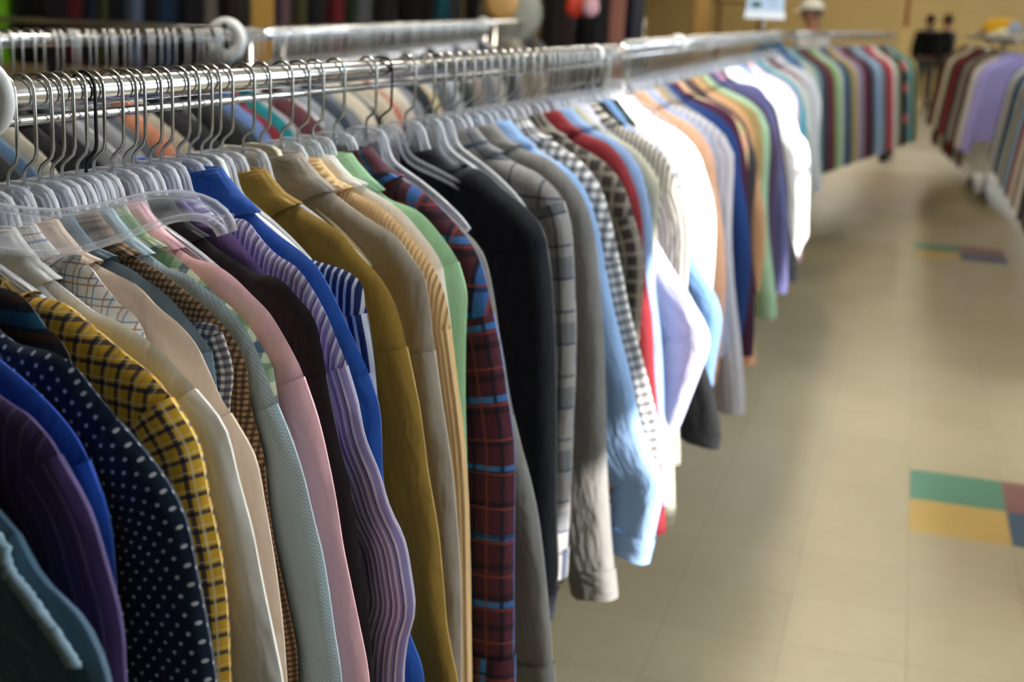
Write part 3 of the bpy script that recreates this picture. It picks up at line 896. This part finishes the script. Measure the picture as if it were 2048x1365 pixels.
# second row behind the main rack
BR1, BR2, BR3 = Vector((-1.70, 1.3, ZR)), Vector((-1.70, 3.32, ZR)), Vector((-2.30, 7.2, ZR))
BR4 = Vector((-3.35, 17.2, ZR))
def back_rail(y):
    return on(BR1, BR2, y) if y < 3.32 else (on(BR2, BR3, y) if y < 7.2 else on(BR3, BR4, y))
rack('chrome rack rail of the second row with the large white ring on it', BR1, BR2 - Vector((0, .02, 0)), (1.5, 3.25), brace=False)
rack('chrome rack rail of the second row beyond the large white ring', BR2 + Vector((-.004, .02, 0)), BR3, (3.5, 7.1), brace=False)
rack('far chrome rack rail of the second row running to the back', BR3 + Vector((-.004, .02, 0)), BR4, (7.4, 17), brace=False)
BACK = [
 (1.62, 'd2cab4', 'cream'), (1.70, '6d7a80', 'slate'), (1.78, 'c6bda2', 'oatmeal'), (1.86, '8f9da2', 'pale teal grey'), (1.93, 'd9d1bc', 'ivory'),
 (1.99, '3b3c40', 'dark grey'), (2.05, '56789a', 'steel blue'), (2.11, 'bfb8a4', 'stone'), (2.17, '0e0e11', 'jet black'), (2.24, '1a1b26', 'ink black'),
 (2.31, '8b8d90', 'mid grey'), (2.38, 'a8aaae', 'silver'), (2.45, '5a5f66', 'iron grey'), (2.52, 'dc8f70', 'coral'), (2.58, 'b6ae9c', 'putty'),
 (2.65, '17171a', 'black'), (2.73, '2a2b2f', 'charcoal'), (2.81, '1c1c1f', 'soft black'), (2.89, '3c464a', 'dark teal grey'), (2.95, '7391c8', 'cornflower blue'),
 (3.00, '862430', 'crimson'), (3.06, '0d8892', 'bright teal'), (3.13, 'bab4b6', 'pearl grey'), (3.21, '6c3b42', 'maroon'), (3.37, '8b9097', 'ash'),
 (3.47, '333f4d', 'navy grey'), (3.58, '72767c', 'lead grey'), (3.70, 'd8ceb6', 'sand'), (3.82, '14161d', 'midnight black'), (3.94, 'c9bea8', 'tan cream'),
 (4.08, 'b8674c', 'rust'), (4.22, 'e2dac6', 'chalk white'), (4.38, '7d8189', 'flint grey'), (4.55, '23262e', 'dark navy'), (4.72, 'c7b98c', 'straw'),
 (4.92, '5d636b', 'gunmetal'), (5.15, '9ba1a7', 'cloud grey'), (5.4, '2f3a36', 'bottle green'), (5.7, '8a7f78', 'mushroom'), (6.0, '6b7078', 'pewter'),
 (6.35, 'b0aca2', 'pebble'), (6.7, '42454d', 'graphite'), (7.05, 'a09a90', 'clay grey'),
 (7.8, 'b5ad9b', 'dusty beige'), (8.6, '77736d', 'taupe'), (9.5, '9c968a', 'warm grey'), (10.5, '504b48', 'dark taupe'), (11.6, 'b9b1a0', 'flax'), (13, '8e887e', 'dove grey'), (14.6, '6f6a63', 'umber grey')]
for i, (y, c, d) in enumerate(BACK):
    nb = BACK[i - 1][2] if i else BACK[1][2]
    c = ''.join('%02x' % int(int(c[q:q + 2], 16) * .82) for q in (0, 2, 4))  # cloth colours darkened to carry the shade of the second row
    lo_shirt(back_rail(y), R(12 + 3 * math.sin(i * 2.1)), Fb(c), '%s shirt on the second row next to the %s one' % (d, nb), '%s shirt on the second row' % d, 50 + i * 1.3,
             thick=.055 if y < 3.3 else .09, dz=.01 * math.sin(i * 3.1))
k = 0
y = 1.6
while y < 3.3:
    if min(abs(y - b[0]) for b in BACK) > .012:
        hanger('empty clear hanger crowded on the second row rail', back_rail(y), R(12 + rnd.uniform(-14, 14)), ARM_CLEAR, 'empty hangers crowding the second row rail')
        k += 1
    y += .032
def crowd(name, label, ys, rail, seed):
    r_ = random.Random(seed)
    V, Fc, mi = [], [], []
    for y in ys:
        O = rail(y); a = -R(12 + r_.uniform(-20, 20)); ca, sa = math.cos(a), math.sin(a)
        for me, base in ((HOOK, 0), (ARM_CLEAR, 1)):
            n = len(V)
            V += [(v.co.x * ca - v.co.y * sa + O.x, v.co.x * sa + v.co.y * ca + O.y, v.co.z + O.z) for v in me.vertices]
            Fc += [tuple(i + n for i in p.vertices) for p in me.polygons]
            mi += [base + p.material_index for p in me.polygons]
    me = mesh_from(name, V, Fc, M['steel'], True)
    me.materials.append(M['clear']); me.materials.append(M['clear_web'])
    me.polygons.foreach_set('material_index', mi)
    o = obj(name, me); o['kind'] = 'stuff'
    return tag(o, label, 'hangers')
crowd('hanger_crowd', 'dense crowd of empty clear hangers on the second row beyond the large white ring', [3.36 + .021 * i for i in range(178)], back_rail, 3)
# empty hooks filling the main rail where it is crowded
for y in (1.47, 1.52, 1.60, 2.22, 2.27, 2.36, 2.46, 2.55, 2.65, 2.76, 2.87, 2.95, 3.02, 3.09, 3.15, 3.22, 3.28, 3.4, 3.5, 3.68, 3.76, 3.84, 3.92, 4.01, 4.1, 4.2, 4.31, 4.41, 4.52, 4.63, 4.75, 4.88, 5.0, 5.1, 5.22, 5.34, 5.5, 5.58, 5.76, 5.95, 6.1, 6.3, 6.5, 6.7, 6.9, 7.1, 7.4, 7.6, 7.9, 8.1):
    hanger('empty clear hanger squeezed between shirts on the main row', main_rail(y), R(12 + rnd.uniform(-8, 8)), ARM_CLEAR, 'empty hangers between the main row shirts')
hanger('clear hanger on a dark hook turned sideways before the blue black shirt', main_rail(2.03), R(-22), ARM_CLEAR, hook=HOOK_DARK)
hanger('clear hanger with a dark wire hook in the tight front bunch', main_rail(1.265), R(16), ARM_CLEAR, hook=HOOK_DARK)
tw = hanger('clear arched hanger lying tilted above the second row rail', back_rail(3.98) + Vector((.12, 0, .0)), R(-30), ARM_FLAT)

# far rack facing the cross aisle
FR1, FR2 = Vector((-.90, 8.95, ZR)), Vector((-.20, 12.7, ZR))
rack('chrome rack rail of the far rack before the cross aisle', FR1, FR2 + Vector((.02, .1, 0)), (8.98, 9.5), along=True)
FAR = [('b9b4a8', 'stone grey'), ('7f9a9a', 'sea grey'), ('3a3f4a', 'dark slate'), ('6b2436', 'burgundy'), ('7da66a', 'leaf green'), ('b4c0a8', 'pale sage'), ('2a4674', 'navy blue'),
       ('8a8448', 'moss'), ('c8a58c', 'blush tan'), ('8d8aa0', 'heather violet'), ('6c2c3c', 'wine'), ('141b2e', 'ink navy'), ('6d7a80', 'slate green'), ('9fb6d8', 'ice blue'), ('80828a', 'grey'),
       ('8a2038', 'cherry'), ('d94a4c', 'scarlet'), ('dfdcd6', 'white'), ('83835a', 'olive'), ('16243e', 'dark navy'), ('17171a', 'black'), ('8fc4c0', 'aqua'), ('22302c', 'dark green'), ('c9c48a', 'pale yellow')]
for i, (c, d) in enumerate(FAR):
    y = 9.1 + 3.45 * i / (len(FAR) - 1)
    L = ()
    if d == 'black': L = (('d', .26, .05, 'e0604c'),)
    nb = FAR[i - 1][1] if i else FAR[1][1]
    lo_shirt(on(FR1, FR2, y), R(12 + 4 * math.sin(i * 1.7)), Fb(c, L), '%s shirt on the far rack next to the %s one' % (d, nb), '%s shirt on the far rack' % d, 120 + i, thick=.12,
             wide=1.0 + .09 * math.sin(i * 2.7))
# right-hand rack
RR1, RR2 = Vector((.98, 3.2, ZR)), Vector((.98, 11.2, ZR))
rack('chrome rack rail of the right-hand row beside the aisle', RR1, RR2, (3.4, 10.2), along=True)
RIGHT = [('3a2c26', 'dark brown'), ('14141a', 'black'), ('d2cdbd', 'cream'), ('52241f', 'russet'), ('c8bfae', 'bone'), ('6a1420', 'dark red'), ('8fa6ba', 'pale blue'), ('1b2430', 'dark navy'), ('c9b690', 'straw tan'),
         ('2c6286', 'ocean blue'), ('16324a', 'petrol'), ('a9a394', 'greige'), ('c3cad8', 'frost blue'), ('2a1a24', 'plum black')]
for i, (c, d) in enumerate(RIGHT):
    y = 7.5 + .27 * i
    nb = RIGHT[i - 1][1] if i else RIGHT[1][1]
    lo_shirt(on(RR1, RR2, y), R(-12 + 4 * math.sin(i * 1.3)), Fb(c), '%s shirt on the right-hand row next to the %s one' % (d, nb), '%s shirt on the right-hand row' % d, 160 + i, thick=.15, wide=1.0 + .08 * math.sin(i * 2.2))
for i, y in enumerate((3.5, 3.7, 3.9, 4.1, 4.3, 4.5, 5.9, 6.1, 6.3, 6.5, 6.7, 6.9, 7.1, 7.3)):  # unseen shirts added to shade the right side of the aisle floor
    c = ('5a4a40', '2a2c30', '6c6a70')[i % 3]
    lo_shirt(on(RR1, RR2, y), R(-12), Fb(c), 'unseen shirt added for shade at the near end of the right-hand row', 'near end shirt', 180 + i, thick=.16, hang=False, group='unseen shirts added for shade on the right-hand row')
RS1, RS2 = Vector((.80, 11.7, ZR)), Vector((.50, 15.2, ZR))
rack('chrome rack rail of the far right row past the lilac top', RS1, RS2, (12.5, 13.4), along=True)
RIGHT2 = [('a79fd8', 'lilac'), ('e2ded2', 'ivory'), ('4a2420', 'chestnut'), ('9a948c', 'ash brown'), ('23201e', 'black brown'), ('8a1a2a', 'ruby'), ('2c3028', 'dark olive'), ('d8d4bc', 'cream'), ('5c1c1c', 'oxblood'), ('3a3a2c', 'moss black')]
for i, (c, d) in enumerate(RIGHT2):
    y = 11.85 + .33 * i
    nb = RIGHT2[i - 1][1] if i else RIGHT2[1][1]
    lo_shirt(on(RS1, RS2, y), R(-16), Fb(c), '%s top on the far right row next to the %s one' % (d, nb), '%s top on the far right row' % d, 200 + i, thick=.17, name='top', cat='top',
             wide=1.0 + .12 * math.sin(i * 1.9), hem=.3 if i else .6)

# dark coats along the bar at the back left
CR = Vector((math.cos(YAW), math.sin(YAW), 0)); CF = Vector((-math.sin(YAW), math.cos(YAW), 0))
def row_c(px, d, z):
    return CF * d + CR * ((px - 1024) * d / F) + Vector((0, 0, z))
def wall_rack():
    a, b = row_c(-60, 9.3, 1.96), row_c(1262, 9.3, 1.96)
    root = thing('coat_rack', 'long rack of dark coats across the back left', 'clothes rack', (a.x, a.y, 0))
    lo = lambda p: Vector((p.x - a.x, p.y - a.y, p.z))
    MB().tube([lo(a), lo(b)], .016, 12).build('rail', M['chrome'], root, True)
    MB().tube([lo(row_c(-60, 8.8, 1.285)), lo(row_c(560, 8.8, 1.285))], .02, 12).build('front_bar', M['chrome'], root, True)
    for px in (103, 377, 885, 1240):
        p = row_c(px, 8.85, 0)
        MB().box(lo(p + Vector((0, 0, 1.1))), (.11 if px < 800 else .07, .05, 2.2), YAW).build('post', M['black_metal'], root)
wall_rack()
COATS = [(-20, '2c4a20', 'forest green'), (28, '78b418', 'lime green'), (70, '0f0d10', 'black'), (150, '161014', 'blackberry'), (172, '4c0c14', 'dark red'), (200, '141c30', 'navy'), (222, '3c4020', 'olive'), (250, '0e0e12', 'jet'),
         (282, '5a6880', 'blue grey'), (312, '16151a', 'soot'), (345, '1c3352', 'marine blue'), (420, '6c645c', 'mouse grey'), (455, '2a1f1a', 'dark brown'), (548, '10162c', 'deep navy'), (566, '5c464a', 'dusty mauve'), (590, '403c24', 'khaki black'),
         (628, '161214', 'ebony'), (668, '5c1018', 'maroon'), (690, '23301c', 'bottle green'), (712, '4c4e4e', 'iron grey'), (760, '181412', 'espresso'), (800, '0f0f10', 'coal'), (840, '1a1a1c', 'raven'), (866, '14505e', 'teal'),
         (925, '1c1a16', 'brown black'), (1075, '14100e', 'pitch brown'), (1100, '1c0e0c', 'mahogany'), (1150, '100f12', 'onyx'), (1195, 'a87468', 'dusty pink'), (1225, '0d1220', 'midnight blue')]
for i, (px, c, d) in enumerate(COATS):
    O = row_c(px, 9.3, 1.96)
    nb = COATS[i - 1][2] if i else COATS[1][2]
    lo_shirt(O, R(90) - YAW + R(6 * math.sin(i * 2)), Fb(c), '%s coat on the back left rack next to the %s one' % (d, nb), '%s coat' % d, 300 + i, thick=.14, lift=.54, name='coat', cat='coat', wide=1.0, collar='band', hem=.45)

def bag(px, z, d, col, label, w, h):
    p = row_c(px, d, z)
    t = thing('handbag', label, 'bag', (p.x, p.y, z), YAW)
    mb = MB()
    V, Fc = [], []
    n = 28
    prof = [(0, -.045), (.55, -.045), (.9, -.035), (1, 0), (.9, .035), (.55, .045), (0, .045)]
    for (r, y) in prof:
        for k in range(n):
            th = 2 * math.pi * k / n
            V.append((w / 2 * r * math.cos(th), y, h / 2 * r * math.sin(th)))
    for i in range(len(prof) - 1):
        for k in range(n):
            Fc.append((i * n + k, i * n + (k + 1) % n, (i + 1) * n + (k + 1) % n, (i + 1) * n + k))
    obj('body', mesh_from('body', V, Fc, plain('bag_leather', col, .5), True), t)
    st = [(w * .38 * math.cos(a_), 0, h * .3 + .16 * math.sin(a_)) for a_ in np.linspace(0, math.pi, 14)]
    MB().tube(st, .008, 8).build('strap', plain('strap_leather', col, .6), t, True)
    return t
bag(990, 1.47, 8.7, '8c8c82', 'large round grey handbag hung before the dark coats', .42, .40)
bag(972, 1.53, 8.5, 'b58c4e', 'tan round handbag in front of the large grey one', .22, .22)
bag(1116, 1.53, 8.7, 'c8371c', 'orange red handbag by the mahogany coat', .13, .14)
bag(1146, 1.53, 8.6, 'c79aa4', 'pink handbag beside the orange red one', .11, .12)

# posts and panels of the building seen over the racks
WOOD = paint('post_wood', 'c79a48', .5)
for n_, (px, d, wd) in enumerate(((511, 8.55, .115), (1360, 15.0, .17))):
    p = row_c(px, d, 0)
    struct(MB().box((p.x, p.y, ZC / 2), (wd, wd, ZC), YAW).build('trim_%d' % (n_ + 1), WOOD))
def wall_panel():
    p = row_c(1435, 20, 0)
    o = thing('framed_panel', 'pale framed panel high behind the racks', 'panel', (p.x, p.y, 1.72), YAW)
    MB().box((0, 0, .30), (.68, .03, .6)).build('sheet', paint('panel_sheet', 'd2bf86'), o)
    mb = MB()
    for s in (-1, 1): mb.box((s * .36, 0, .3), (.05, .05, .7))
    mb.box((0, 0, -.02), (.77, .05, .05)); mb.box((0, 0, .62), (.77, .05, .05))
    mb.build('frame', paint('panel_frame', '7d5a26'), o)
    pp = MB(); [pp.box((s * .3, .03, -.86), (.06, .06, 1.72)) for s in (-1, 1)]
    pp.build('post', paint('panel_posts', '7d5a26'), o)
wall_panel()

# size rings on the rails
def size_ring(label, p, axis, Rr, t=.02, mark=True, hole=.0165):
    o = thing('size_ring', label, 'rail divider', p, 0)
    MB().ring((0, 0, 0), axis, Rr, hole, t, 40).build('disc', M['white_plastic'], o, True)
    if mark:
        ax = Vector(axis).normalized(); A = ax.cross(Vector((0, 0, 1))).normalized()
        c = A * (Rr * .0) - ax * (t / 2 + .0006) + Vector((0, 0, Rr * .62))
        MB().box(c + A * .0, (.014, .0012, .012), math.atan2(A.y, A.x)).build('size_mark', M['rubber'], o)
mdir = (B1 - A1).normalized()
size_ring('white ring divider on the main rail at the left edge of the picture', main_rail(1.105), mdir, .040, .016)
size_ring('large white ring divider on the second row rail', back_rail(3.12) - Vector((0, 0, .010)), (0, 1, 0), .056, .018, True, .027)
for lab, (u, v), rl in (('small white ring on the second row rail below the grey handbag', (965, 47), 7.1), ('small white ring farther along the second row rail', (1185, 42), None), ('white ring at the far part of the second row rail', (1312, 40), None)):
    p = at_z(u, v, ZR); p = back_rail(p.y)
    size_ring(lab, p, (-.2, 1, 0), .034, .04, False)
size_ring('white ring where the main rail nears its joint', main_rail(3.3), mdir, .024, .02, False)
size_ring('white ring on the second rail of the shirt row', main_rail(4.6), (0, 1, 0), .03, .03, False)

# sign holder over the end of the shirt row
def sign():
    c = at_y(1530, 20, 8.42)
    o = thing('sign_holder', 'clear and white sign holder on a stem over the shirt row end', 'sign', (c.x, c.y, 1.42), YAW * .8)
    MB().tube([(0, 0, 0), (0, 0, .10)], .007, 8).build('stem', M['chrome'], o, True)
    MB().box((0, 0, .115), (.245, .035, .045)).build('base_bar', plain('sign_base', 'f4fbff', .25), o)
    MB().box((0, 0, .245), (.225, .006, .21)).build('card', plain('sign_card', 'b9d4ea', .4), o)
    b = MB()
    V = [(-.055 + .036 * math.cos(t), -.0042, .175 + .019 * math.sin(t)) for t in np.linspace(0, 2 * math.pi, 20, endpoint=False)]
    b.add(V + [(x, -.0034, z) for (x, _, z) in V], [tuple(range(19, -1, -1)), tuple(range(20, 40))] + [(i, (i + 1) % 20, 20 + (i + 1) % 20, 20 + i) for i in range(20)])
    b.build('blot', plain('sign_ink', '33414c', .5), o)
    l_ = MB()
    for i in range(4): l_.box((.045, -.0038, .165 + i * .022), (.07, .001, .008))
    l_.build('print', plain('sign_print', '9aa6c8', .5), o)
sign()
lo_shirt(Vector((-.83, 8.3, ZR + .03)), R(38), Fb('1f8fb4', (('d', .16, .045, '123a5c'), ('s', 60, .13, 0, .2, '5a4a86', .5))), 'turquoise patterned shirt facing out under the sign holder', 'turquoise patterned shirt', 401, thick=.1, lift=.055)
# red and yellow pole
def pole():
    p = at_z(1781, 316, 0)
    o = thing('measuring_pole', 'thin pole red above and yellow below with a black foot on the pale floor band', 'pole', (p.x, p.y, 0))
    MB().tube([(0, 0, .04), (0, 0, 1.47)], .026, 10).build('lower_half', plain('pole_yellow', 'cfb36a', .5), o, True)
    MB().tube([(0, 0, 1.47), (0, 0, 2.6)], .022, 10).build('upper_half', plain('pole_red', 'b2553a', .5), o, True)
    MB().tube([(-.10, -.55, .03), (-.07, -.35, .06), (-.02, -.1, .06), (0, 0, .08)], [.03, .055, .045, .03], 12).build('foot', M['rubber'], o, True)
pole()

# things lying on top of the right-hand racks
def hat(p, col, label, r=.12, h=.11, brim=.0, tilt=0., col2=None, name='hat'):
    t = thing(name, label, 'hat', p, rnd.uniform(0, 6))
    t.rotation_euler = (tilt, 0, t.rotation_euler[2])
    n = 26
    prof = [(1.0, 0), (1.03, .2), (1.0, .45), (.86, .75), (.6, .93), (.25, 1.0), (.02, 1.0)]
    V = [(r * a_ * math.cos(2 * math.pi * k / n), r * a_ * 1.1 * math.sin(2 * math.pi * k / n), h * b_) for (a_, b_) in prof for k in range(n)]
    Fc = [(i * n + k, i * n + (k + 1) % n, (i + 1) * n + (k + 1) % n, (i + 1) * n + k) for i in range(len(prof) - 1) for k in range(n)]
    Fc.append(tuple(range((len(prof) - 1) * n, len(prof) * n))); Fc.append(tuple(range(n - 1, -1, -1)))
    obj('crown', mesh_from('crown', V, Fc, Fb(col), True), t)
    vb = []
    for k in range(15):
        th = math.pi * (k / 14)
        for (q, z) in ((.9, .012), (1.0 + .62 * math.sin(th) ** .7, .0), (1.0 + .62 * math.sin(th) ** .7, -.006), (.9, .002)):
            vb.append((r * q * math.cos(th), r * q * math.sin(th), z))
    fb = [(k * 4 + j, k * 4 + (j + 1) % 4, k * 4 + 4 + (j + 1) % 4, k * 4 + 4 + j) for k in range(14) for j in range(4)]
    obj('visor', mesh_from('visor', vb, fb, Fb(col2 or col), True), t)
    return t
def top_shelf():
    o = thing('top_shelf', 'narrow shelf board on top of the far right row', 'shelf', (.80, 13.1, 1.445))
    MB().box((0, 0, .012), (.5, 2.7, .024)).build('board', paint('shelf_board', 'cfc8b0'), o)
    b = MB()
    for y in (-1.2, 1.2): b.box((0, y, -.016), (.5, .02, .032))
    b.build('bracket', M['chrome'], o)
top_shelf()
for (u, v, y, c, lab, r, h, c2) in ((1952, 52, 12.0, 'd6a11e', 'bright yellow cap on the shelf over the far right row', .13, .13, 'c8921a'), (1980, 52, 12.5, 'cc9c28', 'golden cap behind the bright yellow one', .11, .12, '3c4420'),
                               (1955, 64, 11.93, 'e8e3c0', 'small cream cap in front of the bright yellow one', .07, .06, 'e8e3c0'), (2012, 54, 12.0, '9aa4b8', 'silver blue cap beside the yellow caps', .12, .11, '3c4654'),
                               (1935, 57, 12.9, '3a4030', 'dark olive cap behind the bright yellow one', .09, .08, '2c3024')):
    p = at_y(u, v, y)
    hat((max(.66, min(.98, p.x)), y, 1.476), c, lab, r, h, col2=c2, name='cap')

# ------------------------------------------------------------------ people far down the aisle
SKIN = plain('skin', 'a8745a', .6)
def skin_mesh(name, verts, edges, rads, mat, parent, root=0):
    me = bpy.data.meshes.new(name)
    me.from_pydata(verts, edges, [])
    o = obj(name, me, parent)
    sk = o.modifiers.new('skin', 'SKIN')
    for i, r_ in enumerate(rads):
        rr = r_ if isinstance(r_, tuple) else (r_, r_)
        me.skin_vertices[0].data[i].radius = rr
    me.skin_vertices[0].data[root].use_root = True
    sb = o.modifiers.new('sub', 'SUBSURF'); sb.levels = 2; sb.render_levels = 2
    me.materials.append(mat)
    sk.use_smooth_shade = True
    return o
def ball(name, c, r, mat, parent, cut=None):
    n, m = 20, 12
    V, Fc = [], []
    for i in range(m + 1):
        ph = math.pi * i / m
        for k in range(n):
            th = 2 * math.pi * k / n
            V.append((c[0] + r[0] * math.sin(ph) * math.cos(th), c[1] + r[1] * math.sin(ph) * math.sin(th), c[2] + r[2] * math.cos(ph)))
    lim = m if cut is None else int(m * cut)
    Fc = [(i * n + k, (i + 1) * n + k, (i + 1) * n + (k + 1) % n, i * n + (k + 1) % n) for i in range(lim) for k in range(n)]
    return obj(name, mesh_from(name, V[:(lim + 1) * n], Fc, mat, True), parent)
def person(label, loc, rz, hgt, top, trousers, hairc, cap=None, shoes='1a1a1a', lean=0., collar=None):
    t = thing('person', label, 'person', loc, rz)
    s = hgt / 1.75
    P = lambda x, y, z: (x * s, (y + lean * max(0, z - .9)) * s, z * s)
    V = [P(0, 0, .95), P(0, 0, 1.12), P(0, 0, 1.30), P(0, 0, 1.44), P(0, .0, 1.52), P(0, .02, 1.60), P(0, .02, 1.69),
         P(.17, 0, 1.41), P(.22, .02, 1.15), P(.21, .10, .92), P(.205, .13, .83), P(-.17, 0, 1.41), P(-.22, .02, 1.15), P(-.21, .10, .92), P(-.205, .13, .83),
         P(.09, 0, .88), P(.10, .03, .50), P(.10, -.01, .09), P(.10, .12, .04), P(-.09, 0, .88), P(-.10, .03, .50), P(-.10, -.01, .09), P(-.10, .12, .04)]
    E = [(0, 1), (1, 2), (2, 3), (3, 4), (4, 5), (5, 6), (3, 7), (7, 8), (8, 9), (9, 10), (3, 11), (11, 12), (12, 13), (13, 14), (0, 15), (15, 16), (16, 17), (17, 18), (0, 19), (19, 20), (20, 21), (21, 22)]
    Rd = [(.15, .11), (.135, .10), (.15, .11), (.10, .085), .055, (.078, .092), (.062, .075), .06, .045, .032, .028, .06, .045, .032, .028, .085, .055, .04, .03, .085, .055, .04, .03]
    skin_mesh('body', V, E, [(a_[0] * s, a_[1] * s) if isinstance(a_, tuple) else a_ * s for a_ in Rd], SKIN, t)
    jm = Fb(top)
    ji = [0, 1, 2, 3, 7, 8, 9, 11, 12, 13]
    jV = [V[i] for i in ji]; jE = [(0, 1), (1, 2), (2, 3), (3, 4), (4, 5), (5, 6), (3, 7), (7, 8), (8, 9)]
    skin_mesh('jacket', jV, jE, [(.24 * s, .18 * s), (.23 * s, .18 * s), (.24 * s, .18 * s), (.16 * s, .13 * s), .105 * s, .09 * s, .065 * s, .105 * s, .09 * s, .065 * s], jm, t)
    ti = [0, 15, 16, 17, 19, 20, 21]
    skin_mesh('trousers', [V[i] for i in ti], [(0, 1), (1, 2), (2, 3), (0, 4), (4, 5), (5, 6)], [(.165 * s, .125 * s), .105 * s, .08 * s, .065 * s, .105 * s, .08 * s, .065 * s], Fb(trousers), t)
    hd = P(0, .025, 1.655)
    ball('hair', (hd[0], hd[1] - .012 * s, hd[2] + .01 * s), (.092 * s, .108 * s, .125 * s), Fb(hairc), t, .62)
    nz = P(0, .12, 1.62)
    ball('nose', nz, (.014 * s, .02 * s, .022 * s), SKIN, t)
    for sx in (-1, 1):
        e = P(sx * .033, .098, 1.655); ball('eye', e, (.012 * s, .008 * s, .009 * s), M['rubber'], t)
        ea = P(sx * .088, .01, 1.645); ball('ear', ea, (.012 * s, .02 * s, .032 * s), SKIN, t)
        f_ = P(sx * .10, .06, .045); ball('shoe', f_, (.055 * s, .14 * s, .05 * s), plain('shoe', shoes, .5), t)
    if collar:
        c_ = P(0, 0, 1.49); ball('collar', c_, (.12 * s, .10 * s, .055 * s), Fb(collar), t)
    if cap:
        cp = P(0, .025, 1.70); ball('cap', cp, (.10 * s, .118 * s, .10 * s), Fb(cap), t, .5)
        vV = []
        for k in range(9):
            th = math.pi * (.15 + .7 * k / 8)
            for (q, z) in ((.9, 0), (1.75, -.02), (1.75, -.028), (.9, -.01)):
                vV.append((cp[0] + .098 * s * q * math.cos(th) * (.7 if q > 1 else 1), cp[1] + .105 * s * q * math.sin(th), cp[2] + z))
        vF = [(k * 4 + j, k * 4 + (j + 1) % 4, k * 4 + 4 + (j + 1) % 4, k * 4 + 4 + j) for k in range(8) for j in range(4)]
        obj('visor', mesh_from('visor', vV, vF, Fb(cap), True), t)
    return t
p1 = at_z(1840, 216, 0)
person('person in a black jacket and grey trousers seen from behind down the aisle', (p1.x, p1.y, 0), R(8), 1.66, '0c0c0e', '4c4e50', '0e0c0c', collar='8a847c')
person('person in black turned sideways beside the one in grey trousers', (p1.x + .33, p1.y + .5, 0), R(70), 1.68, '101012', '121214', '2c2014')
p3 = at_y(1628, 30, 12.6)
person('person in a white cap and white top behind the far rack', (p3.x, 12.6, 0), R(75), 1.66, 'e6e4e0', '50607a', '6a5a4c', cap='f0ece0')

# ------------------------------------------------------------------ camera
cam = bpy.data.cameras.new('camera')
co = bpy.data.objects.new('camera', cam); link(co)
fwd = ray(1024, 682.5).normalized()
right = (ray(1524, 682.5) - ray(524, 682.5)).normalized()
up = right.cross(fwd)
co.matrix_world = Matrix(((right.x, up.x, -fwd.x, 0), (right.y, up.y, -fwd.y, 0), (right.z, up.z, -fwd.z, H), (0, 0, 0, 1)))
cam.sensor_width = 36; cam.sensor_fit = 'HORIZONTAL'
cam.lens = F * 36 / 2048
cam.clip_start = .05; cam.clip_end = 100
cam.dof.use_dof = True
cam.dof.focus_distance = 1.42
cam.dof.aperture_fstop = 4.5
SC.camera = co

# ------------------------------------------------------------------ light
w = bpy.data.worlds.new('daylight'); SC.world = w
w.use_nodes = True
bg = w.node_tree.nodes['Background']
bg.inputs[0].default_value = (.72, .84, 1.0, 1)
bg.inputs[1].default_value = 10.0
sun = bpy.data.lights.new('sun', 'SUN'); sun.energy = 10; sun.angle = R(.6); sun.color = (1, .96, .9)
so_ = link(bpy.data.objects.new('sun', sun))
so_.rotation_euler = (-SUN).to_track_quat('-Z', 'Y').to_euler()
so_.location = (6, -3, 5)

def emis(name, col, st):
    s = NT(name)
    s.b.inputs['Base Color'].default_value = (.8, .8, .8, 1)
    s.b.inputs['Emission Color'].default_value = (*col, 1)
    s.b.inputs['Emission Strength'].default_value = st
    return s.m
LAMP = emis('lamp_diffuser', (1, .95, .87), 34.0)
LAMPF = emis('lamp_diffuser_far', (1, .90, .74), 20.0)
LAMPN = emis('lamp_diffuser_cool_near', (.84, .92, 1.0), 33.0)
LAMPC = emis('lamp_diffuser_cool', (.80, .90, 1.0), 17.0)
HOUS = plain('lamp_housing', 'e0ddd2', .5)
def ceiling_lights():
    pos = [(-1.0, 2.7), (-1.1, 5.0), (-1.1, 7.8), (-1.1, 11), (-1.1, 14.5), (-1.1, 18), (-1.1, 22), (-1.1, 26.8), (1.7, 2.4), (1.7, 4.6), (1.7, 7), (1.7, 10), (1.7, 13.5), (1.7, 17), (1.7, 21), (1.7, 26.8), (-5, 18), (.3, 27.6), (-2.6, 27.6), (2.9, 28)]  # last three are unseen lights added to brighten the back wall
    for i, (x, y) in enumerate(pos):
        t = thing('ceiling_light', 'long fluorescent ceiling light above the racks', 'ceiling light', (x, y, ZC - .06), 0, 'fluorescent ceiling lights')
        MB().box((0, 0, .03), (.32, 1.26, .06)).build('housing', HOUS, t)
        MB().box((0, 0, -.012), (.26, 1.2, .024)).build('diffuser', (LAMP if y < 6 else LAMPF) if x < 1 else (LAMPN if y < 6 else LAMPC), t)
ceiling_lights()

# ------------------------------------------------------------------ colour management
vs = SC.view_settings
vs.view_transform = 'Standard'; vs.look = 'None'; vs.gamma = 1; vs.use_curve_mapping = False
vs.exposure = 0.4
SC.cycles.use_denoising = True
SC.cycles.max_bounces = 10
SC.cycles.transmission_bounces = 10
SC.cycles.sample_clamp_indirect = 6
